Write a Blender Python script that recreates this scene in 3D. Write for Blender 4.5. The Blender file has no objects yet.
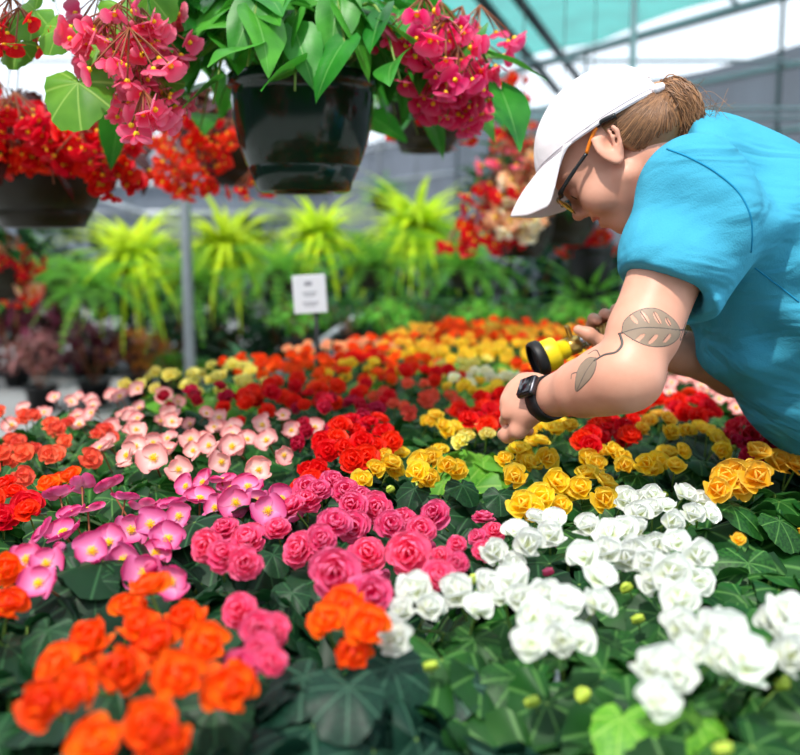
import bpy, math, random
import numpy as np
from mathutils import Vector, Matrix
from mathutils.bvhtree import BVHTree
random.seed(7); rng = np.random.default_rng(11)
SC = bpy.context.scene; COL = SC.collection
PI = math.pi
# ------------------------------------------------------------------ camera
FPX = 966.0; CAMZ = 1.29; PITCH = math.radians(8.0)
CP, SP = math.cos(PITCH), math.sin(PITCH)
def ray(px, py):
    a = (px-400)/FPX; b = (377.5-py)/FPX
    return np.array([a, CP + b*SP, -SP + b*CP])
def at(px, py, z):                       # point of the photo on the level z
    r = ray(px, py); k = (z-CAMZ)/r[2]
    return np.array([0, 0, CAMZ]) + r*k
def P(px, py, d):                        # point of the photo at distance d ahead
    r = ray(px, py)
    return np.array([0, 0, CAMZ]) + r*(d/r[1])
def proj(p):
    q = np.asarray(p, float)-np.array([0, 0, CAMZ])
    z = q[1]*CP - q[2]*SP; y = q[1]*SP + q[2]*CP
    return 400+FPX*q[0]/z, 377.5-FPX*y/z
cam = bpy.data.cameras.new('camera'); cam_o = bpy.data.objects.new('camera', cam); COL.objects.link(cam_o)
cam_o.location = (0, 0, CAMZ); cam_o.rotation_euler = (PI/2-PITCH, 0, 0)
cam.sensor_fit = 'HORIZONTAL'; cam.sensor_width = 36; cam.lens = FPX/800*36
cam.clip_start = 0.05; cam.clip_end = 200
cam.dof.use_dof = True; cam.dof.focus_distance = 1.26; cam.dof.aperture_fstop = 3.3
SC.camera = cam_o
# ------------------------------------------------------------------ helpers
def norm(v):
    v = np.asarray(v, float); return v/(np.linalg.norm(v)+1e-12)
def frame(z, x=None):                    # 3x3, columns x,y,z
    z = norm(z)
    if x is None: x = np.array([1., 0, 0]) if abs(z[0]) < .9 else np.array([0, 1., 0])
    x = np.asarray(x, float); x = norm(x-z*np.dot(x, z)); y = np.cross(z, x)
    return np.stack([x, y, z], 1)
class MB:
    def __init__(s): s.v = []; s.f = []; s.uv = []; s.m = []; s.n = 0
    def add(s, V, F, UV=None, mat=0, R=None, T=None, S=1.0):
        V = np.asarray(V, float)*S
        if R is not None: V = V @ np.asarray(R).T
        if T is not None: V = V + np.asarray(T)
        s.v.append(V); n = s.n
        s.f += [tuple(i+n for i in f) for f in F]; s.m += [mat]*len(F)
        s.uv.append(np.zeros((len(V), 2)) if UV is None else np.asarray(UV, float)); s.n += len(V)
        return s
    def mesh(s, name, mats, smooth=True):
        me = bpy.data.meshes.new(name)
        V = np.concatenate(s.v) if s.v else np.zeros((0, 3))
        me.from_pydata(V.tolist(), [], s.f)
        for m in (mats if isinstance(mats, (list, tuple)) else [mats]): me.materials.append(m)
        me.polygons.foreach_set('material_index', s.m)
        me.polygons.foreach_set('use_smooth', [smooth]*len(s.f))
        UV = np.concatenate(s.uv); li = np.empty(len(me.loops), dtype=np.int32); me.loops.foreach_get('vertex_index', li)
        ul = me.uv_layers.new(name='UVMap'); ul.data.foreach_set('uv', UV[li].astype(np.float32).ravel())
        me.update(); return me
    def obj(s, name, mats, parent=None, smooth=True):
        return link(name, s.mesh(name, mats, smooth), parent)
def link(name, me, parent=None, loc=None, R=None, sc=None):
    o = bpy.data.objects.new(name, me); COL.objects.link(o)
    if parent is not None: o.parent = parent
    if R is not None:
        M = np.eye(4); M[:3, :3] = np.asarray(R)*(sc if sc is not None else 1.0)
        if loc is not None: M[:3, 3] = loc
        o.matrix_local = Matrix(M.tolist())
    else:
        if loc is not None: o.location = tuple(loc)
        if sc is not None: o.scale = (sc, sc, sc)
    return o
def thing(name, label, cat, loc=(0, 0, 0), group=None, rz=0):
    o = bpy.data.objects.new(name, None); COL.objects.link(o); o.location = tuple(loc); o.rotation_euler = (0, 0, rz)
    o.empty_display_size = .05; tag(o, label, cat, group); return o
def tag(o, label, cat, group=None, kind=None):
    o['label'] = label; o['category'] = cat
    if group: o['group'] = group
    if kind: o['kind'] = kind
    return o
def struct(o):
    o['kind'] = 'structure'; return o
def grid_faces(nu, nv, closed=False):    # nu rows of nv points
    F = []
    for i in range(nu-1):
        for j in range(nv if closed else nv-1):
            k = (j+1) % nv; F.append((i*nv+j, i*nv+k, (i+1)*nv+k, (i+1)*nv+j))
    return F
def lathe(prof, n=32):                   # list of (r,z)
    a = np.linspace(0, 2*PI, n, endpoint=False); V = []
    for r, z in prof: V += [(r*math.cos(t), r*math.sin(t), z) for t in a]
    return np.array(V), grid_faces(len(prof), n, True)
def tube(pts, rad, n=8, cap=True):
    pts = np.asarray(pts, float); m = len(pts); rad = np.broadcast_to(np.asarray(rad, float), (m,))
    T = np.gradient(pts, axis=0); ref = None; V = []
    for i in range(m):
        t = norm(T[i])
        if ref is None: ref = frame(t)[:, 0]
        ref = norm(ref-t*np.dot(ref, t)); b = np.cross(t, ref)
        for k in range(n):
            a = 2*PI*k/n; V.append(pts[i]+rad[i]*(math.cos(a)*ref+math.sin(a)*b))
    F = grid_faces(m, n, True)
    if cap: F += [tuple(range(n-1, -1, -1)), tuple((m-1)*n+k for k in range(n))]
    return np.array(V), F
def bez(p, n=12):                        # Catmull-Rom through points
    p = [np.asarray(q, float) for q in p]; p = [2*p[0]-p[1]]+p+[2*p[-1]-p[-2]]; out = []
    for i in range(1, len(p)-2):
        for t in np.linspace(0, 1, n, endpoint=False):
            a, b, c, d = p[i-1:i+3]
            out.append(.5*((2*b)+(c-a)*t+(2*a-5*b+4*c-d)*t*t+(-a+3*b-3*c+d)*t**3))
    out.append(p[-2]); return np.array(out)
def box(x0, x1, y0, y1, z0, z1):
    V = [(x, y, z) for z in (z0, z1) for y in (y0, y1) for x in (x0, x1)]
    return np.array(V, float), [(0, 2, 3, 1), (4, 5, 7, 6), (0, 1, 5, 4), (2, 6, 7, 3), (0, 4, 6, 2), (1, 3, 7, 5)]
def rbox(sx, sy, sz, b, n=3):            # rounded box about the origin
    me = bpy.data.meshes.new('tmp'); import bmesh
    bm = bmesh.new(); bmesh.ops.create_cube(bm, size=1)
    for v in bm.verts: v.co = Vector((v.co.x*sx, v.co.y*sy, v.co.z*sz))
    bmesh.ops.bevel(bm, geom=bm.edges[:], offset=b, segments=n, profile=.5, affect='EDGES')
    bm.verts.index_update()
    V = np.array([v.co[:] for v in bm.verts]); F = [tuple(v.index for v in f.verts) for f in bm.faces]; bm.free()
    bpy.data.meshes.remove(me); return V, F
# ------------------------------------------------------------------ materials
def s2l(c):
    return tuple(((x/255+.055)/1.055)**2.4 if x > 10.3 else x/255/12.92 for x in c)
class NT:
    def __init__(s, name):
        s.m = bpy.data.materials.new(name); s.m.use_nodes = True; s.t = s.m.node_tree; s.t.nodes.clear()
        s.out = s.t.nodes.new('ShaderNodeOutputMaterial')
    def n(s, typ, **kw):
        nd = s.t.nodes.new('ShaderNode'+typ)
        for k, v in kw.items():
            if k in nd.bl_rna.properties: setattr(nd, k, v)
            else:
                sock = nd.inputs[int(k[1:])] if (k[0] == 'i' and k[1:].isdigit()) else nd.inputs[k.replace('_', ' ')]
                if isinstance(v, bpy.types.NodeSocket): s.t.links.new(v, sock)
                else: sock.default_value = v if not (isinstance(v, tuple) and len(v) == 3 and sock.type == 'RGBA') else (*v, 1)
        return nd
    def l(s, a, b): s.t.links.new(a, b)
    def math(s, op, a, b=0.0):
        nd = s.t.nodes.new('ShaderNodeMath'); nd.operation = op
        for i, v in enumerate((a, b)):
            if isinstance(v, bpy.types.NodeSocket): s.l(v, nd.inputs[i])
            else: nd.inputs[i].default_value = v
        return nd.outputs[0]
    def mix(s, fac, a, b, mode='MIX'):
        nd = s.t.nodes.new('ShaderNodeMix'); nd.data_type = 'RGBA'; nd.blend_type = mode
        for i, v in ((0, fac), (6, a), (7, b)):
            if isinstance(v, bpy.types.NodeSocket): s.l(v, nd.inputs[i])
            else: nd.inputs[i].default_value = (*v, 1) if isinstance(v, tuple) else v
        return nd.outputs[2]
    def ramp(s, fac, stops):
        nd = s.t.nodes.new('ShaderNodeValToRGB'); cr = nd.color_ramp
        while len(cr.elements) < len(stops): cr.elements.new(.5)
        for e, (p, c) in zip(cr.elements, stops): e.position = p; e.color = (*c, 1)
        s.l(fac, nd.inputs[0]); return nd.outputs[0]
    def surf(s, col, rough=.5, spec=.4, trans=0.0, tcol=None, normal=None, metal=0.0, coat=0.0):
        b = s.n('BsdfPrincipled'); b.inputs['Roughness'].default_value = rough; b.inputs['Specular IOR Level'].default_value = spec
        b.inputs['Metallic'].default_value = metal; b.inputs['Coat Weight'].default_value = coat
        if isinstance(col, bpy.types.NodeSocket): s.l(col, b.inputs['Base Color'])
        else: b.inputs['Base Color'].default_value = (*col, 1)
        if normal is not None: s.l(normal, b.inputs['Normal'])
        o = b.outputs[0]
        if trans:
            t = s.n('BsdfTranslucent'); tc = tcol if tcol is not None else col
            if isinstance(tc, bpy.types.NodeSocket): s.l(tc, t.inputs[0])
            else: t.inputs[0].default_value = (*tc, 1)
            if normal is not None: s.l(normal, t.inputs['Normal'])
            mx = s.n('MixShader'); mx.inputs[0].default_value = trans; s.l(o, mx.inputs[1]); s.l(t.outputs[0], mx.inputs[2]); o = mx.outputs[0]
        s.l(o, s.out.inputs[0]); return s.m
def plain(name, col, rough=.5, spec=.4, metal=0.0, var=.0, scale=20, bump=0.0, coat=0.0):
    t = NT(name); c = col; nrm = None
    if var or bump:
        nz = t.n('TexNoise', Scale=float(scale), Detail=4.0); tc = t.n('TexCoord'); t.l(tc.outputs['Object'], nz.inputs[0])
        if var: c = t.mix(nz.outputs[0], tuple(x*(1-var) for x in col), tuple(min(1, x*(1+var)) for x in col))
        if bump:
            bp = t.n('Bump', Strength=bump, Distance=.01); t.l(nz.outputs[0], bp.inputs['Height']); nrm = bp.outputs[0]
    return t.surf(c, rough, spec, normal=nrm, metal=metal, coat=coat)
def petal_mat(name, base, mid, edge, trans=.35, rough=.45):
    t = NT(name); uv = t.n('UVMap'); sx = t.n('SeparateXYZ'); t.l(uv.outputs[0], sx.inputs[0])
    c = t.ramp(sx.outputs[1], [(0.0, base), (.45, mid), (1.0, edge)])
    oi = t.n('ObjectInfo'); hs = t.n('HueSaturation')
    t.l(t.math('ADD', t.math('MULTIPLY', oi.outputs['Random'], .012), .494), hs.inputs['Hue'])
    t.l(t.math('ADD', t.math('MULTIPLY', oi.outputs['Random'], .22), .88), hs.inputs['Value']); t.l(c, hs.inputs['Color'])
    w = t.n('TexWave', Scale=9.0, Distortion=2.0); w.bands_direction = 'X'; t.l(uv.outputs[0], w.inputs[0])
    bp = t.n('Bump', Strength=.12, Distance=.004); t.l(w.outputs[1], bp.inputs['Height'])
    return t.surf(hs.outputs[0], rough, .3, trans, normal=bp.outputs[0])
def leaf_mat(name, dark, light, vein, palmate=True, rough=.46, trans=.22, veinw=.5):
    t = NT(name); uv = t.n('UVMap'); sx = t.n('SeparateXYZ'); t.l(uv.outputs[0], sx.inputs[0])
    tc = t.n('TexCoord'); nz = t.n('TexNoise', Scale=14.0, Detail=3.0); t.l(tc.outputs['Object'], nz.inputs[0])
    c = t.mix(t.math('MULTIPLY', t.math('SUBTRACT', nz.outputs[0], .3), 2.2), dark, light)
    oi = t.n('ObjectInfo'); hs = t.n('HueSaturation'); t.l(t.math('ADD', t.math('MULTIPLY', oi.outputs['Random'], .35), .8), hs.inputs['Value']); t.l(c, hs.inputs['Color'])
    gi = t.n('NewGeometry'); hs2 = t.n('HueSaturation'); t.l(t.math('ADD', t.math('MULTIPLY', gi.outputs['Random Per Island'], .6), .7), hs2.inputs['Value']); t.l(t.math('ADD', t.math('MULTIPLY', gi.outputs['Random Per Island'], -.03), .515), hs2.inputs['Hue']); t.l(hs.outputs[0], hs2.inputs['Color']); hs = hs2
    if palmate:
        an = t.math('ARCTAN2', sx.outputs[1], sx.outputs[0]); v = t.math('ABSOLUTE', t.math('SINE', t.math('MULTIPLY', an, 4.0)))
        r = t.n('VectorMath', operation='LENGTH'); t.l(uv.outputs[0], r.inputs[0])
        v = t.math('MULTIPLY', v, t.math('ADD', t.math('MULTIPLY', r.outputs['Value'], 3.0), .25))
    else:                                 # uv.x along the midrib, uv.y across (-1..1)
        a = t.math('ABSOLUTE', sx.outputs[1])
        v1 = t.math('MULTIPLY', a, 8.0)
        v2 = t.math('ABSOLUTE', t.math('SINE', t.math('MULTIPLY', t.math('SUBTRACT', sx.outputs[0], t.math('MULTIPLY', a, .22)), 24.0)))
        v = t.math('MINIMUM', v1, t.math('ADD', t.math('MULTIPLY', v2, 2.2), .25))
    vf = t.n('MapRange'); vf.inputs['From Min'].default_value = .05; vf.inputs['From Max'].default_value = .4; vf.inputs['To Min'].default_value = veinw; vf.inputs['To Max'].default_value = 0.0
    t.l(v, vf.inputs['Value'])
    c2 = t.mix(vf.outputs[0], hs.outputs[0], vein)
    bp = t.n('Bump', Strength=.15, Distance=.003); t.l(vf.outputs[0], bp.inputs['Height']); bp.invert = True
    tcol = t.mix(.5, c2, tuple(min(1, x*2.2) for x in light))
    return t.surf(c2, rough, .22, trans, tcol=tcol, normal=bp.outputs[0])
M = {}
def PM(k, base, mid, edge, **kw): M[k] = petal_mat('petal_'+k, s2l(base), s2l(mid), s2l(edge), **kw)
PM('orange', (255, 160, 24), (255, 112, 20), (254, 82, 24))
PM('magenta', (250, 186, 216), (242, 130, 184), (208, 34, 110))
PM('rose', (230, 26, 94), (243, 52, 120), (250, 120, 162), trans=.4)
PM('white', (226, 234, 176), (242, 245, 236), (245, 246, 243), trans=.4)
PM('yellow', (250, 184, 16), (253, 212, 30), (254, 226, 84), trans=.45)
PM('red', (222, 8, 10), (238, 16, 14), (246, 40, 26), trans=.45)
PM('crimson', (170, 8, 36), (198, 16, 52), (215, 40, 78))
PM('peach', (252, 214, 140), (254, 210, 156), (252, 172, 136))
PM('palepink', (252, 226, 220), (250, 196, 190), (240, 140, 140))
PM('salmon', (240, 130, 90), (242, 108, 78), (236, 80, 60))
PM('cream', (250, 236, 160), (252, 244, 206), (252, 248, 226))
PM('paleyellow', (240, 220, 60), (248, 232, 110), (250, 240, 150))
PM('amber', (252, 168, 14), (253, 196, 34), (254, 216, 90), trans=.45)
PM('coral', (255, 60, 106), (255, 86, 132), (255, 146, 172), trans=.55)
PM('hotpink', (240, 24, 92), (250, 44, 116), (254, 110, 158), trans=.55)
def LM(k, d, l, v, **kw): M[k] = leaf_mat('leaf_'+k, s2l(d), s2l(l), s2l(v), **kw)
LM('dark', (10, 38, 22), (26, 68, 34), (70, 120, 74))
LM('mid', (12, 48, 20), (42, 98, 34), (110, 165, 84))
LM('bright', (58, 122, 34), (112, 170, 48), (170, 205, 100))
LM('blue', (10, 38, 30), (28, 70, 52), (84, 130, 104))
LM('dragon', (22, 90, 28), (66, 150, 44), (140, 196, 110), palmate=False, rough=.38)
LM('bronze', (44, 22, 20), (84, 40, 34), (110, 60, 50), palmate=False, rough=.25)
LM('fern', (40, 116, 30), (130, 204, 72), (110, 170, 80), palmate=False, rough=.5, trans=.38)
LM('lime', (172, 214, 20), (236, 250, 60), (226, 240, 90), palmate=False, rough=.45, trans=.4)
LM('maroon', (42, 10, 24), (100, 26, 48), (120, 60, 70), palmate=False)
LM('rust', (176, 80, 26), (232, 146, 66), (220, 150, 90), palmate=False)
LM('mauve', (96, 52, 58), (150, 96, 92), (170, 120, 110), palmate=False)
LM('sage', (70, 140, 100), (130, 190, 150), (170, 210, 180), palmate=False)
M['stamen'] = plain('stamen_yellow', s2l((248, 205, 30)), .5, .3)
M['stem'] = plain('stem_green', s2l((110, 140, 60)), .5, .3, var=.2)
M['stemred'] = plain('stem_red', s2l((140, 80, 50)), .5, .3, var=.2)
M['bud'] = plain('bud_green', s2l((176, 196, 70)), .45, .3, var=.15)
M['soil'] = plain('soil', s2l((52, 38, 28)), .95, .1, var=.4, scale=120, bump=.6)
M['pot_black'] = plain('pot_black', s2l((26, 27, 28)), .42, .4, var=.15)
M['pot_green'] = plain('pot_dark_green', s2l((18, 48, 32)), .13, .42, var=.15, scale=9)
M['pot_brown'] = plain('pot_brown', s2l((40, 36, 22)), .35, .25, var=.3, scale=9)
M['wire'] = plain('hanger_wire', s2l((70, 74, 70)), .4, .5, metal=.6)
M['steel'] = plain('galvanised_steel', s2l((176, 182, 188)), .42, .5, metal=.55, var=.12)
M['steeld'] = plain('dark_steel', s2l((84, 90, 94)), .5, .5, metal=.4, var=.12)
M['wood'] = plain('bench_wood', s2l((128, 118, 104)), .8, .2, var=.25, scale=30, bump=.3)
# ------------------------------------------------------------------ plant pieces
def leaf_round(L, seed, ns=41, nr=5):    # heart-shaped toothed begonia leaf, petiole at the origin, tip along +x
    r_ = np.random.default_rng(seed); th = np.linspace(-PI*.97, PI*.97, ns); V = [(0, 0, 0)]
    asym = r_.uniform(-.14, .14); ph = r_.uniform(0, 6)
    for k in range(1, nr+1):
        t = k/nr
        for i, a in enumerate(th):
            rr = (.62+.24*math.cos(a)+.06*math.cos(3*a))*(1+asym*math.sin(a))*min(1, (PI-abs(a))/.55+.12)
            if k == nr: rr *= 1+.022*(1 if i % 2 else -1)+.03*math.sin(9*a+ph)
            x, y = rr*t*math.cos(a), rr*t*math.sin(a)
            z = .05*t*abs(math.sin(2.2*a))-.22*t*t*(.6+.4*math.cos(a))+.055*t*math.sin(3*a+ph)+.025*t*t*math.sin(7*a+2*ph)
            V.append((x*L, y*L, z*L))
    F = [(0, 1+i, 2+i) for i in range(ns-1)]
    for k in range(nr-1): F += [(1+k*ns+i, 1+(k+1)*ns+i, 2+(k+1)*ns+i, 2+k*ns+i) for i in range(ns-1)]
    V = np.array(V); return V, F, V[:, :2]/L
def leaf_long(L, W, seed, nu=11, nv=7, droop=.35, fold=.25, wing=.35, tip=1.5, wav=.06):  # pointed blade along +x
    r_ = np.random.default_rng(seed); V = []; UV = []; ph = r_.uniform(0, 6)
    for i in range(nu):
        u = i/(nu-1); w = math.sin(PI*min(1, u**.62))**.8*(1-u**tip*.35)+.02
        if u < .02: w = .25
        for j in range(nv):
            v = -1+2*j/(nv-1); ww = W*w*(1+wing*(v > 0)*(1-u))
            x = L*(u-.10*abs(v)*(1-u)**2*2*(1 if u < .4 else 0)); y = ww*v
            z = -droop*L*u*u+fold*abs(y)-.9*fold*abs(y)*abs(v)*.6+wav*W*math.sin(9*u+ph+2*v)*abs(v)
            V.append((x, y, z)); UV.append((u, v))
    return np.array(V), grid_faces(nu, nv), np.array(UV)
def petal(L, W, cup=.3, curl=.0, seed=0, nu=7, nv=7, ruff=.03, base=.2):  # along +x, cupped towards +z
    r_ = np.random.default_rng(seed); V = []; UV = []; ph = r_.uniform(0, 6)
    for i in range(nu):
        u = math.sin(PI/2*i/(nu-1))**.9; k = .58
        w = W*(base+(1-base)*math.sin(PI/2*min(1, u/k))**.9 if u < k else math.sqrt(max(0, 1-((u-k)/(1.0-k))**2.4)))
        w = max(w, W*.04)
        for j in range(nv):
            v = -1+2*j/(nv-1)
            z = -L*cup*1.3*u*(1-u)+cup*W*v*v*u*.5+curl*L*u*u+ruff*L*u*u*math.sin(3.2*v+ph)
            V.append((L*u*(1-.05*v*v), w*v, z)); UV.append((.5+.5*v, u))
    return np.array(V), grid_faces(nu, nv), np.array(UV)
def rot_zy(az, el):                       # local x -> direction at azimuth az, elevation el (z stays 'up side')
    ca, sa, ce, se = math.cos(az), math.sin(az), math.cos(el), math.sin(el)
    return np.array([[ca*ce, -sa, -ca*se], [sa*ce, ca, -sa*se], [se, 0, ce]])
def stem_of(m, mat, ln=.055, r=.0016, seed=0):
    r_ = np.random.default_rng(seed); b = r_.uniform(-.02, .02, 2)
    m.add(*tube(bez([(0, 0, -.001), (b[0]*.4, b[1]*.4, -ln*.5), (b[0], b[1], -ln)], 3), r, 5), None, mat)
def fl_double(k, n, seed, R=.5, ruff=.07, flat=1.0, wide=.62, curl=-.10):     # unit diameter 1, facing +z
    r_ = np.random.default_rng(seed); m = MB()
    for i in range(n):
        t = (i+.5)/n; az = i*2.39996+r_.uniform(-.25, .25); el = math.radians((82-(70*flat)*t**.8))+r_.uniform(-.12, .12)
        L = R*(.42+.58*t**.7)*r_.uniform(.9, 1.08)
        m.add(*petal(L, L*wide*r_.uniform(.9, 1.1), (.42-.25*t), curl, seed*99+i, ruff=ruff), 0, rot_zy(az, el), (0, 0, .10*(1-t)-.04))
    stem_of(m, 1, 1.1, .03, seed); return m.mesh('flower_'+k, [M[k], M['stem']])
def fl_single(k, seed, big=2, stam=True):
    r_ = np.random.default_rng(seed); m = MB(); az0 = r_.uniform(0, 6)
    for i in range(4 if seed % 2 else 5):
        n = 4 if seed % 2 else 5; az = az0+i*2*PI/n+r_.uniform(-.12, .12); L = .5*(1.0 if i % 2 == 0 else .86)*r_.uniform(.92, 1.05)
        m.add(*petal(L, L*(.74 if i % 2 == 0 else .58), .30, .06, seed*31+i, nu=7, nv=7, ruff=.03), 0, rot_zy(az, math.radians(r_.uniform(10, 32))), (0, 0, .015*(i % 2)))
    stem_of(m, 1, 1.1, .03, seed); return m.mesh('flower_'+k, [M[k], M['stemred']])
def stamen_mesh():
    m = MB(); r_ = np.random.default_rng(3)
    for i in range(22):
        a = i*2.4; r = .075*math.sqrt(i/22); d = rot_zy(a, math.radians(80-60*i/22))[:, 0]
        p0 = np.array([r*.5*math.cos(a), r*.5*math.sin(a), .0]); p1 = p0+d*.11
        m.add(*tube([p0, p0*.4+p1*.6, p1], [.008, .009, .017], 5), None, 0)
    V, F = lathe([(.0, .06), (.05, .04), (.06, 0)], 10); m.add(V, F)
    return m.mesh('stamen', M['stamen'])
STAM = stamen_mesh()
FL = {}
def flowers_of(k):
    if k in FL: return FL[k]
    if k in ('magenta', 'palepink'): L = [fl_single(k, s) for s in (1, 2, 3, 4)]
    elif k == 'salmon': L = [fl_double(k, 8, s, ruff=.04, wide=.7) for s in (1, 2)]
    elif k == 'rose': L = [fl_double(k, 24, s, ruff=.07, wide=.56, flat=1.08) for s in (1, 2, 3)]
    elif k in ('white', 'cream'): L = [fl_double(k, 9, s, ruff=.02, flat=.95, wide=.74, curl=.06) for s in (1, 2, 3)]
    elif k == 'orange': L = [fl_double(k, 10, s, ruff=.03, flat=.92, wide=.74, curl=.04) for s in (1, 2, 3)]
    elif k == 'red': L = [fl_double(k, 13, s, ruff=.06, wide=.74) for s in (1, 2, 3)]
    else: L = [fl_double(k, 10, s, ruff=.03, flat=.92, wide=.74, curl=.04) for s in (1, 2, 3)]
    FL[k] = L; return L
def bud_mesh(k):
    m = MB()
    for s in (-1, 1):
        m.add(*petal(.5, .3, .9, .3, 3+s, nu=6, nv=6, ruff=0), 0, rot_zy(PI/2*s, math.radians(74)), (0, .03*s, 0))
    V, F = lathe([(.0, .38), (.11, .28), (.16, .12), (.12, -.02), (.03, -.08)], 12); m.add(V, F, None, 0)
    stem_of(m, 1, 1.0, .035, 2); return m
BUD = {}
def bud_of(k):
    if k not in BUD: BUD[k] = bud_mesh(k).mesh('flower_bud', [M['bud'] if k in ('white', 'yellow', 'cream', 'paleyellow') else M[k], M['stem']])
    return BUD[k]
def foliage_begonia(mat, seed, n=24, R=.125, top=0.0, Lr=(.05, .08), hi=.0):
    # z = 0 is the canopy level, the pot rim lies .12 below
    r_ = np.random.default_rng(seed); m = MB()
    for i in range(n):
        q = math.sqrt((i+.7)/n); az = i*2.39996+r_.uniform(-.3, .3); L = r_.uniform(*Lr)*(.8+.3*q)
        r = R*q*.75; z = top-.022-.062*q*q+r_.uniform(-.012, .012)
        tilt = -math.radians(8+42*q+r_.uniform(-12, 16))
        Rm = rot_zy(az, tilt) @ np.array(Matrix.Rotation(r_.uniform(-.35, .35), 3, 'X'))
        base = np.array([r*math.cos(az), r*math.sin(az), z])
        m.add(*leaf_round(L, seed*57+i), 0, Rm, base)
        p = base; m.add(*tube(bez([(p[0]*.15, p[1]*.15, -.125), (p[0]*.7, p[1]*.7, z-.035), p], 3), .0022, 5), None, 1)
    return m.mesh('foliage', [M[mat], M['stem']])
FO = {}
def fol(mat, i, **kw):
    key = (mat, i, tuple(sorted(kw.items())))
    if key not in FO: FO[key] = foliage_begonia(mat, 5+i*3, **kw)
    return FO[key]
def nursery_pot():
    V, F = lathe([(.0, -.235), (.042, -.235), (.044, -.23), (.056, -.135), (.060, -.135), (.061, -.118), (.057, -.118), (.054, -.14), (.0, -.14)], 20)
    m = MB(); m.add(V, F); return m.mesh('nursery_pot', M['pot_black'])
NPOT = nursery_pot()
ZC = .95; BENCH_Z = ZC-.235
N_OF = {}
PLANTS = []
def begonia(label, root, kind, flowers, leaf='dark', fvar=0, fs=1.0, group=None, buds=0, fsize=.048, up=.75, name='begonia_plant', fkw=None, dz=0.0):
    """root: (x,y) on the bench; flowers: list of (x,y,z,size)"""
    rt = thing(name, label, 'plant', (root[0], root[1], BENCH_Z), group)
    off = ZC-BENCH_Z
    link('nursery_pot', NPOT, rt, (0, 0, off))
    link('foliage', fol(leaf, fvar, **(fkw or {})), rt, (0, 0, off+dz), frame((0, 0, 1), (math.cos(len(PLANTS)*1.7), math.sin(len(PLANTS)*1.7), 0)), fs)
    ms = flowers_of(kind) if flowers else []
    for i, (x, y, z, s) in enumerate(flowers):
        out = np.array([x-root[0], y-root[1], 0])/.1
        nrm = norm(out*.30+np.array([0, -.66, up])+rng.uniform(-.28, .28, 3))
        a = rng.uniform(0, 6); R = frame(nrm, (math.cos(a), math.sin(a), .2))
        f = link('flower', ms[i % len(ms)], rt, (x-root[0], y-root[1], z-BENCH_Z), R, s)
        if kind in ('magenta', 'palepink'): link('stamen', STAM, f, (0, 0, .03))
    for i in range(buds):
        a = rng.uniform(0, 6); r = rng.uniform(.04, .1)
        link('flower_bud', bud_of(kind), rt, (r*math.cos(a), r*math.sin(a), off-.012+rng.uniform(-.02, .02)), frame(norm((math.cos(a)*.5, math.sin(a)*.5-.3, .7)), (1, .3, 0)), fsize*.55)
    PLANTS.append((root, rt)); return rt
def pxf(lst, size, dz=0.0, jit=.012):
    out = []
    for it in lst:
        z = ZC+dz+rng.uniform(-jit, jit); s = size*(it[2] if len(it) > 2 else rng.uniform(.88, 1.12))
        p = at(it[0], it[1], z); out.append((p[0], p[1], p[2], s))
    return out
def near(label, rootpx, kind, lst, size=.05, fz=.01, **kw):
    r = at(rootpx[0], rootpx[1], ZC)[:2]
    for _ in range(40):                   # pots stand side by side, never inside each other
        for q, _o in PLANTS:
            v = r-np.asarray(q); d = np.linalg.norm(v)
            if d < .124: r = r+v/(d+1e-9)*(.126-d)*.6
    size *= .80
    return begonia(label, r, kind, pxf(lst, size, fz), fsize=size, **kw)
# ------------------------------------------------------------------ the bench
BA = math.radians(26.0); U = np.array([math.sin(BA), math.cos(BA)]); Nn = np.array([math.cos(BA), -math.sin(BA)])
def st(s, t): return U*s+Nn*t
def build_bench():
    b = thing('plant_bench', 'long wooden slatted greenhouse bench covered with flowering begonias', 'bench', (*st(2.0, -.75), 0))
    c = st(2.0, -.75); R = np.array([[Nn[0], U[0], 0], [Nn[1], U[1], 0], [0, 0, 1.]])   # local x across, y along
    L = 1.72; W = .76; zt = BENCH_Z
    m = MB()
    for i in range(14): m.add(*box(-W+.01+i*.1085, -W+.01+i*.1085+.095, -L, L, zt-.025, zt-.002))
    m2 = MB(); m2.add(m.v and np.concatenate(m.v) @ R.T, m.f); m2.obj('bench_top', M['wood'], b, False)
    def part(nm, bx, mt='wood'):
        q = MB(); V, F = box(*bx); q.add(V @ R.T, F); q.obj(nm, M[mt], b, False)
    part('side_rail', (-W-.03, -W, -L-.03, L+.03, zt-.06, zt+.045)); part('side_rail', (W, W+.03, -L-.03, L+.03, zt-.06, zt+.045))
    part('end_rail', (-W, W, -L-.03, -L, zt-.06, zt+.045)); part('end_rail', (-W, W, L, L+.03, zt-.06, zt+.045))
    for sx in (-1, 1):
        for y in (-1.6, -.53, .53, 1.6): part('leg', (sx*(W-.09)-.04, sx*(W-.09)+.04, y-.04, y+.04, 0, zt-.03))
    for y in (-1.6, -.53, .53, 1.6): part('cross_beam', (-W+.02, W-.02, y-.03, y+.03, zt-.11, zt-.026))
build_bench()
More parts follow.
